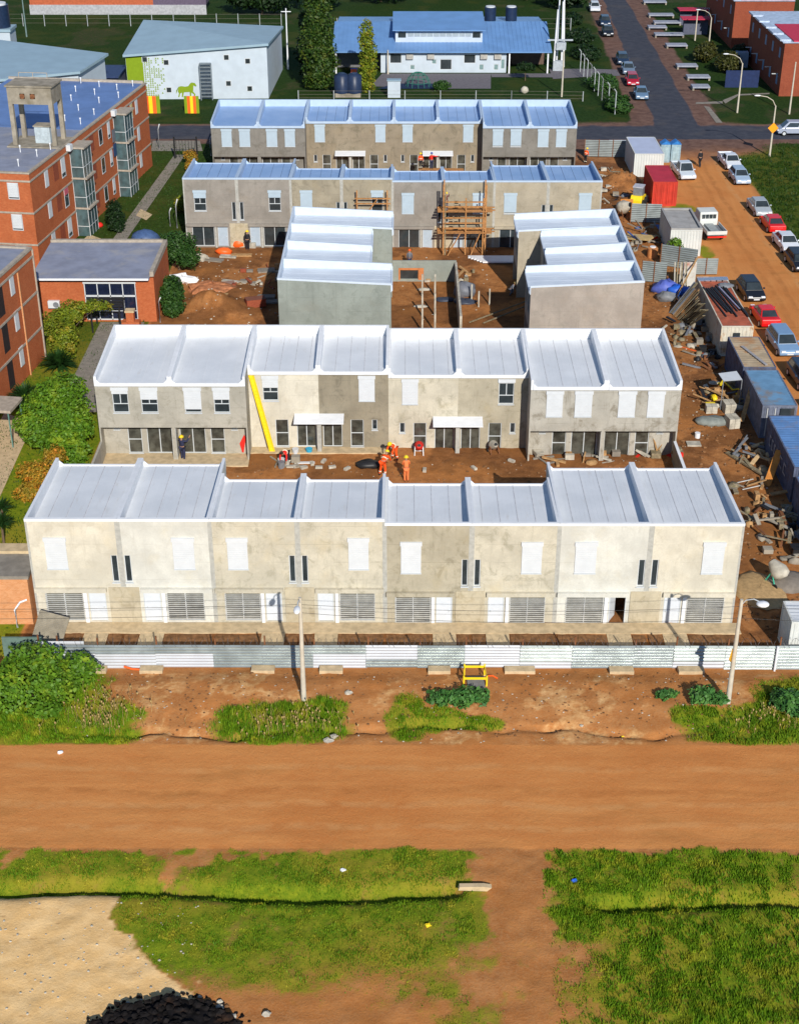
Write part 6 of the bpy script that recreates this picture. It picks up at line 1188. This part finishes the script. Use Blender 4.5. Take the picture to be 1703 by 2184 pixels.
# ---------------- courtyard between the cross wings ----------------
x0,y0=PX(845,600); x1,_=PX(972,600); t=thing('garden_wall','low grey rendered wall between the cross wings with an orange-edged opening','wall',(x0,y0,0)); m=MB(); Lw=x1-x0; wall(m,0,Lw,0,2.0,0,.15,[(.35,2.0,.25,1.1)]); m.box(-6,-.001,0,.15,0,2.0); m.build('wall_body',[GREEN],t); m=MB(); m.box(.2,.35,-.02,.0,.15,1.3).box(2.0,2.5,-.02,0,.15,1.3).box(.35,2.0,-.02,0,1.1,1.3); m.build('brick_edge',[plain('orange_brick_plain',(.55,.20,.07),.8)],t); MB().box(.35,2.0,.10,.13,.25,1.1).build('opening_shade_panel',[GLASS],t)  # dark panel added for the shade inside the opening
t2=thing('party_wall','thin concrete wall running towards the camera in the middle courtyard','wall',(x1,y0,0)); MB().box(-.15,.05,-13.5,-.05,0,1.9).build('wall_body',[STONE],t2)
for i,px in enumerate((900,927)):
    for j,py in enumerate((632,674,708)):
        x,y=PX(px,py); o=MB().box(-.07,.07,-.07,.07,-.1,2.1).build('concrete_post',[STONE],None,(x,y,0)); tag(o,'%s thin concrete post of the %s line in the middle courtyard'%(('farthest','middle','nearest')[j],('left','right')[i]),'post','thin posts in the middle courtyard')
for i,(px,py,lab) in enumerate([(1005,640,'right of the party wall, far one'),(1020,655,'right of the party wall, middle one'),(1043,650,'at the edge of the courtyard shadow')]): x,y=PX(px,py); o=MB().box(-.06,.06,-.06,.06,-.1,1.5).build('concrete_post',[STONE],None,(x,y,0)); tag(o,'short thin post '+lab,'post')
item('tarpaulin_heap','grey tarpaulin over a heap beside the thin courtyard wall','tarpaulin',MB().blob((0,0,.4),(1.05,.9,.8),11,7,.15),plain('slate_tarp',(.16,.17,.20),.5),990,628); item('tarpaulin_heap','dark blue plastic lying below the grey tarpaulin','tarpaulin',MB().blob((0,0,.1),(1.0,.6,.22),10,5,.25),plain('dark_slate_plastic',(.05,.06,.09),.4),990,645); item('tarpaulin_heap','flat dark sheet left of the thin courtyard wall','tarpaulin',MB().blob((0,0,.08),(1.1,.5,.16),10,5,.25),plain('dark_slate_plastic',(.05,.06,.09),.4),948,640)
for k in range(6):
    m=MB(); m.box(-2.4+.3*k,2.6-.25*(k%3),-.22,.22,0,.14); item('white_beam','white foam beam in the stack before the scaffolded row','beam',m,CAP,1051-k*.5,549+k*2.6,z=.02*k,group='white beams stacked in the middle courtyard')
m=MB(); m.beam((0,0,.1),(6.2,5.0,.5),.1,.08); item('long_batten','upper long batten lying across the courtyard shadow','batten',m,WOODG,1000,690); m=MB(); m.beam((0,0,.1),(5.2,4.4,.5),.1,.08); item('long_batten','lower long batten lying across the courtyard shadow','batten',m,WOODG,1030,692)
for i,(px,py,lab) in enumerate([(903,618,'pale flat stone between the upper courtyard posts'),(896,654,'pale flat stone between the lower courtyard posts')]): item('flat_stone',lab,'stone',MB().blob((0,0,.04),(.7,.35,.12),9,4,.1),STONE,px,py)
# scaffold on the scaffolded row
t=thing('timber_scaffold','tall raw timber scaffold with plank platforms against the scaffolded row','scaffold',(5.9,134.6,0)); TIM=plain('orange_timber',(.46,.22,.08),.8,0,.2,.3,5)
for a in (-2.0,-1.85,.1,1.75,2.0):
    for b in (0.1,1.7): 
        if a in (-1.85,.1,1.75) and b>1: continue
        m=MB(); m.beam((a,b,0),(a+g.uniform(-.08,.08),b,6.9 if abs(a)>1.8 else 5.6),.12,.12); m.build('upright',[WOODG if abs(a)<1.9 and a<0 else TIM],t)
for z in (2.2,4.3): 
    for k in range(4): m=MB(); m.beam((-2.6,.1+k*.45,z),(2.6+.3*(k%2),.1+k*.45,z),.28,.06); m.build('platform_plank',[TIM],t)
for z in (2.7,3.2,3.7,4.8,5.25): m=MB(); m.beam((-1.9,.02,z),(1.95,.02,z),.09,.12); m.build('rail',[TIM],t)
for a,b in ((-1.6,-.4),(.6,1.5)): m=MB(); m.beam((a,-.1,0),(b,.05,2.2),.09,.09); m.build('brace',[TIM],t)
for z in (2.4,3.0,3.5,4.0,4.55,5.0): m=MB(); m.box(-1.0,-.65,.3,.5,z,z+.22); m.build('clamp_block',[BLACK],t)
t=thing('timber_scaffold','small timber trestle at the upper window of the scaffolded row','scaffold',(-2.9,135.9,0))
for a in (-1.5,1.4): m=MB(); m.beam((a,.3,0),(a,.3,5.9),.12,.12); m.build('upright',[TIM],t)
for z,w_ in ((3.6,.3),(4.6,.1),(5.1,.1)): m=MB(); m.beam((-1.7,.3,z),(1.7,.3,z),w_,.1); m.build('rail',[TIM],t)
m=MB(); m.beam((-.6,.25,3.6),(.4,.25,5.0),.1,.1); m.build('brace',[TIM],t)
t=thing('work_trestle','timber trestle platform under two workers at the farthest row','trestle',(3.3,158.4,0))
for a in (-1.2,0,1.6): m=MB(); m.beam((a,0,0),(a+.1,0,1.6),.1,.1); m.build('leg',[TIM],t)
for k in range(3): m=MB(); m.beam((-1.6,-.3+k*.3,1.65),(3.4,-.3+k*.3,1.6),.25,.05); m.build('plank',[TIM],t)
# left yard
item('traffic_cone_fence','small orange plastic heap on the ground left of the left cross wing','plastic',MB().blob((0,0,.15),(.85,.5,.4),9,5,.15),ORP,477,540); item('traffic_cone_fence','bigger orange tub standing nearer the scaffolded row','tub',MB().blob((0,0,.3),(.75,.5,.5),9,5,.12),ORP,508,525)
for i,(px,py,w,l,mt,lab) in enumerate([(452,555,2.2,.8,SLABG,'grey flat slab in the left yard, leftmost'),(487,548,1.6,.7,STONE,'pale slab right of the leftmost slab in the left yard'),(515,546,2.0,.6,WOOD,'yellow timber board in the left yard'),(568,578,1.6,1.1,SLABG,'grey sheet lying against the shaded wing wall'),(475,607,2.2,.8,plain('pinkish_slab',(.36,.22,.17),.8),'pinkish slab in the middle of the left yard'),(500,602,2.4,.4,STONE,'long pale board in the left yard'),(463,637,2.0,.6,WOOD,'yellowish broken board near the tree in the left yard'),(565,636,1.8,.8,SLABG,'upper slab in the shadow of the left cross wing'),(570,646,1.8,.8,SLABG,'lower slab in the shadow of the left cross wing'),(545,655,1.7,1.0,BRICKD,'brick pallet at the bottom of the left yard')]):
    item('yard_slab',lab,'slab',MB().box(-w/2,w/2,-l/2,l/2,0,.14 if i<9 else .7),mt,px,py,rz=.15*((i%5)-2))
item('white_rubble','heap of white plaster rubble beside the dark shrub in the left yard','rubble',MB().blob((0,0,.2),(1.3,.8,.5),11,6,.35,0,False),CAP,388,600); item('white_rubble','pale cement sacks by the tree in the left yard','sacks',MB().blob((0,0,.15),(1.2,.6,.4),10,5,.3,0,False),STONE,425,553)
item('brick_rubble','orange brick rubble slope in the middle of the left yard','rubble',MB().blob((0,0,0),(2.4,1.4,.7),14,7,.18,0,False),plain('brick_dust',(.42,.17,.08),.95,0,.1,.35,3),452,618)
item('block','pale hollow block standing near the scaffolded row wall','block',MB().box(-.3,.3,-.2,.2,0,.5),STONE,539,528)
# between the nearest two rows
t=thing('ladder','long yellow ladder leaning on the cream house of the second row','ladder',(*PX(581,965),0)); top=Vector((-10.55,93.0,5.7))-Vector((*PX(581,965),0)); m=MB()
for s in (-.15,.15): m.beam((s,0,0),(top.x+s,top.y,top.z),.08,.08)
for k in range(1,25): p=top*(k/25); m.beam((p.x-.15,p.y,p.z),(p.x+.15,p.y,p.z),.06,.05)
m.face([(-.13,-.01,0),(.13,-.01,0),(top.x+.13,top.y-.01,top.z),(top.x-.13,top.y-.01,top.z)])
m.build('rails_and_rungs',[YEL],t)
for i,(px,py,mt,h,lab) in enumerate([(582+18,990,SHUT,.42,'white bucket in front of the bending worker'),(630,966,SHUT,.36,'white bucket with blue rim right of the bending worker'),(659,965,plain('cyan_paint',(.05,.45,.70),.4),.34,'white and blue paint bucket'),(600,998,GREYP,.5,'grey tub below the bending worker')]): item('bucket',lab,'bucket',MB().cyl(0,0,0,h,.2,12,0,.25),mt,px,py)
item('black_sack','black plastic sack lying next to the bending orange workers','sack',MB().blob((0,0,.18),(.95,.5,.32),12,6,.2),BLACK,783,994); item('red_cloth','red cloth hanging at the vent of the second row','cloth',MB().prism([(-.15,.9),(.2,1.6),(.3,1.3),(.1,.2),(0,.2)],'y',-.02,.02),REDC,xy=(-11.35,92.0))
for k,(px,py) in enumerate([(680,998),(708,998),(648,1000),(740,1002),(690,985),(905,1005),(665,990),(1010,1000),(1090,985),(620,985)]): item('loose_block','loose grey block %s'%['left of the black sack row middle','nearer the black sack','beside the grey tub','just left of the black sack','behind the white buckets','right of the standing orange worker','between tub and black sack','in the shade before the right half of the second row','near the right end between the nearest rows','touching the tools by the bending red worker'][k],'block',MB().box(-.25,.25,-.12,.12,0,.16),STONE,px,py,rz=.3*k,group='loose blocks between the nearest rows')
for i,(a,b,c,d,lab) in enumerate([(385,955,395,930,'plank leaning at the door beside the navy worker'),(1395,958,1420,935,'timber scraps leaning by the right doors of the second row'),(1404,960,1390,936,'crossed timber by the right doors of the second row')]):
    x,y=PX(a,b+15); m=MB(); m.beam((0,0,0),((c-a)/28,.5,1.6),.14,.05); item('leaning_batten',lab,'batten',m,WOOD,xy=(x,y))
junk('timber and tools at the right end of the second row',1400,972,1.5,.6,18,[WOOD,WOODG,STONE,REDC],15,.3); junk('tools and bags around the bending worker',612,992,1.0,.7,12,[GREYP,STONE,SHUT,TOWG],16,.2)
t=thing('garden_wall','low white-topped garden wall at the right end of the second row','wall',(19.0,84.5,-.2)); MB().box(-.08,.08,0,6.6,0,1.7).build('wall_body',[DGREY],t); MB().box(-.1,.1,0,6.6,1.7,1.76).build('coping',[CAP],t)
t=thing('garden_wall','low concrete garden wall at the left end of the second row','wall',(-21.05,84.5,0)); MB().box(-.08,.08,0,6.6,0,1.5).build('wall_body',[GREY],t)
# ---------------- people ----------------
def skin(name,verts,edges,radii,mat,parent,root=0,sub=1):
    me=bpy.data.meshes.new(name); me.from_pydata([tuple(v) for v in verts],edges,[]); o=bpy.data.objects.new(name,me); COL.objects.link(o); o.parent=parent
    md=o.modifiers.new('skin','SKIN'); md.use_smooth_shade=True
    for i,r in enumerate(radii):
        sv=me.skin_vertices[0].data[i]; sv.radius=(r,r) if not isinstance(r,tuple) else r; sv.use_root=(i==root)
    sb=o.modifiers.new('sub','SUBSURF'); sb.levels=sub; sb.render_levels=sub; me.materials.append(mat); return o
def person(label,x,y,z=0,face=0,bend=4,hip=.92,arms=None,legs=None,top=ORANGE,bot=ORANGE,hat=YEL,look=0,refl=True,group=None,s=1.0):
    t=thing('person',label,'person',(x,y,z),R(face),group); t.scale=(s,s,s); b=R(bend)
    H_=Vector((0,0,hip)); d=Vector((0,-math.sin(b),math.cos(b))); n=Vector((0,-math.cos(b),-math.sin(b))); ch=H_+d*.36; nk=H_+d*.52; hd=nk+d*.11+Vector((0,-.03,.02)); ht=hd+(d*.5+Vector((0,0,.5))).normalized()*.12
    shL=nk+Vector((-.19,0,0))-d*.05; shR=nk+Vector((.19,0,0))-d*.05
    arms=arms or [((-.05,-.02,-.28),(-.06,-.10,-.53)),((.05,-.02,-.28),(.06,-.10,-.53))]
    legs=legs or [((0,-.03,-.44),(0,.02,-.86)),((0,-.03,-.44),(0,.02,-.86))]
    V=[H_,ch,nk,hd,ht]; E=[(0,1),(1,2),(2,3),(3,4)]; Rr=[(.15,.11),(.15,.11),.055,.085,.075]
    V.append(hd+n*.095+Vector((0,0,.0))); E.append((3,5)); Rr.append(.018)
    jV=[H_+d*.02,ch,nk-d*.03]; jE=[(0,1),(1,2)]; jR=[(.175,.135),(.185,.135),(.09,.08)]
    for sh,(el,wr),sg in ((shL,arms[0],-1),(shR,arms[1],1)):
        e=sh+Vector(el); w=sh+Vector(wr); k=len(V); V+=[sh,e,w]; E+=[(2,k),(k,k+1),(k+1,k+2)]; Rr+=[.06,.042,.028]
        hdv=(w-e).normalized(); pal=w+hdv*.07; V.append(pal); E.append((k+2,k+3)); Rr.append((.038,.018)); sd_=hdv.cross(n); sd_=sd_.normalized() if sd_.length>.1 else Vector((1,0,0))
        for q,(off,L) in enumerate(((-.03,.07),(-.01,.085),(.01,.08),(.03,.062))):
            a=pal+sd_*off+hdv*.02; m1=a+hdv*L*.55+n*.008; m2=a+hdv*L+n*.025; kk=len(V); V+=[a,m1,m2]; E+=[(k+3,kk),(kk,kk+1),(kk+1,kk+2)]; Rr+=[.009,.009,.007]
        a=w+hdv*.03-sd_*.04; kk=len(V); V+=[a,a+hdv*.05-sd_*.015+n*.015]; E+=[(k+3,kk),(kk,kk+1)]; Rr+=[.011,.009]
        k=len(jV); jV+=[sh,e,w-hdv*.02]; jE+=[(2,k),(k,k+1),(k+1,k+2)]; jR+=[.082,.062,.048]
    tV=[H_]; tE=[]; tR=[(.17,.14)]; feet=[]
    for hx,(kn,ft),sg in ((-.1,legs[0],-1),(.1,legs[1],1)):
        h0=H_+Vector((hx,0,-.06)); kk_=h0+Vector(kn); f=h0+Vector(ft); k=len(V); V+=[h0,kk_,f]; E+=[(0,k),(k,k+1),(k+1,k+2)]; Rr+=[.09,.055,.038]; toe=f+Vector((0,-.16,-.02)); V.append(toe); E.append((k+2,k+3)); Rr.append(.03); feet.append((f,toe))
        k=len(tV); tV+=[h0,kk_,f+Vector((0,0,.03))]; tE+=[(0,k),(k,k+1),(k+1,k+2)]; tR+=[.115,.08,.068]
    skin('body',V,E,Rr,SKIN,t,0,1); j=skin('jacket',jV,jE,jR,top,t,0,1); tr=skin('trousers',tV,tE,tR,bot,t,0,1)
    for f,toe in feet: m=MB(); m.tube([f+Vector((0,.05,-.02)),f+Vector((0,-.02,-.02)),toe],[.05,.055,.045],8); m.build('boot',[BLACK],t)
    m=MB(); m.tube([H_+d*.22,H_+d*.27],.20,12); 
    if refl: m.build('reflective_band',[REFL],j); m=MB(); k_=tV[2]*.45+tV[3]*.55; k2=tV[5]*.45+tV[6]*.55; [m.tube([q-Vector((0,0,.03)),q+Vector((0,0,.03))],.083,8) for q in (k_,)]; m.build('reflective_band',[REFL],tr); m=MB(); m.tube([k2-Vector((0,0,.03)),k2+Vector((0,0,.03))],.083,8); m.build('reflective_band',[REFL],tr)
    up=(ht-hd).normalized(); m=MB(); c=ht+up*.0
    if hat: 
        m.blob((0,0,0),(.135,.15,.115),12,7,0,0,True); M=up.to_track_quat('Z','Y').to_matrix().to_4x4(); M.translation=ht; m.v=[tuple(M@Vector((a,b2,max(c2,-.03)))) for a,b2,c2 in m.v]; br=MB(); br.tube([ht-up*.035,ht-up*.02],.165,14); h=m.build('helmet',[hat],t); br.build('brim',[hat],h)
    else: m.blob(tuple(ht+up*.01-n*.02),(.10,.11,.10),10,6,0); m.build('hair',[HAIR],t)
    for sx in (-1,1): e_=hd+n*.088+Vector((sx*.033,0,.025)); m=MB(); m.blob(tuple(e_),(.011,.008,.009),6,4,0); m.build('eye',[BLACK],t)
    return t
def P_at(px,py): 
    x,y=PX(px,py); return dict(x=x,y=y,z=hz(x,y))
WALK=[((0,-.16,-.42),(0,.02,-.84)),((0,-.02,-.44),(0,.22,-.82))]
person('worker in navy overalls and yellow helmet reaching up at a door of the second row',**P_at(391,980),face=150,bend=-6,arms=[((-.12,-.2,-.05),(-.1,-.42,.12)),((.12,-.18,-.1),(.08,-.40,.02))],top=NAVY,bot=NAVY,refl=False,s=1.08)
person('worker in red jacket and dark trousers bending over a bucket below the yellow ladder',**P_at(612,986),face=-20,bend=84,hip=.86,arms=[((-.03,-.1,-.26),(0,-.15,-.5)),((.05,-.1,-.26),(.05,-.18,-.48))],legs=[((-.06,-.08,-.38),(-.12,.02,-.78)),((.06,-.08,-.38),(.12,.02,-.78))],top=REDC,bot=DCLOTH,hat=None,s=1.08)
person('worker in orange suit bending with back to the camera beside the black sack',**P_at(816,1012),face=155,bend=62,hip=.90,arms=[((-.03,-.16,-.24),(0,-.3,-.44)),((.05,-.16,-.24),(.05,-.32,-.42))],legs=[((-.04,-.06,-.40),(-.08,.05,-.82)),((.04,-.03,-.41),(.08,.1,-.80))],s=1.12)
person('worker in orange suit bending forward facing his bending colleague',**P_at(842,978),face=-35,bend=58,hip=.88,arms=[((-.03,-.16,-.24),(0,-.3,-.44)),((.05,-.16,-.24),(.05,-.32,-.42))],legs=[((-.05,-.1,-.38),(-.09,.05,-.80)),((.05,-.1,-.38),(.09,.05,-.80))],s=1.08)
person('worker in faded orange overalls standing upright with yellow helmet and long shadow',**P_at(866,1026),face=185,bend=8,top=ORANGE2,bot=ORANGE2,refl=False,arms=[((-.03,-.12,-.26),(.08,-.32,-.34)),((.03,-.12,-.26),(-.06,-.32,-.36))],s=1.06)
person('worker in black with yellow helmet standing before the left end of the scaffolded row',**P_at(528,533),face=170,bend=6,top=DCLOTH,bot=DCLOTH,refl=False,s=1.1)
person('worker in dark clothes and orange helmet behind the low grey courtyard wall',**P_at(873,566),face=180,bend=12,hip=.75,top=GCLOTH,bot=NAVY,hat=ORP,refl=False)
person('worker with yellow helmet standing on the upper platform of the tall scaffold',x=4.1,y=134.9,z=4.34,face=175,bend=2,top=plain('brown_cloth',(.16,.06,.05),.8),bot=plain('mauve_cloth',(.16,.13,.17),.8),refl=False,arms=[((-.05,-.2,-.05),(-.05,-.4,.1)),((.05,-.2,-.1),(.05,-.42,0))])
person('worker in red-orange vest with yellow helmet standing left on the far trestle',x=1.95,y=158.4,z=1.68,face=180,bend=2,top=ORANGE,bot=DCLOTH)
person('worker in red shirt pointing sideways from the far trestle',x=3.15,y=158.5,z=1.68,face=180,bend=6,top=REDC,bot=NAVY,hat=plain('blue_helmet',(.03,.10,.45),.4),refl=False,arms=[((-.26,-.02,-.05),(-.52,-.04,-.02)),((.05,-.1,-.26),(.05,-.2,-.45))])
person('worker in orange top at the right end of the farthest row',**P_at(1247,347),face=140,bend=20,top=ORANGE,bot=DCLOTH)
person('pedestrian in dark clothes walking on the dirt street near the cross street',**P_at(1491,355),face=200,bend=3,legs=WALK,top=DCLOTH,bot=DCLOTH,hat=None,refl=False,s=1.1)
person('person in grey with straw hat crouching in the shade of the right cross wing',**P_at(1088,628),face=60,bend=40,hip=.6,top=GCLOTH,bot=GCLOTH,hat=STRAW,refl=False,legs=[((-.06,-.22,-.2),(-.08,0,-.52)),((.06,-.22,-.2),(.08,0,-.52))])
#@@PART8@@
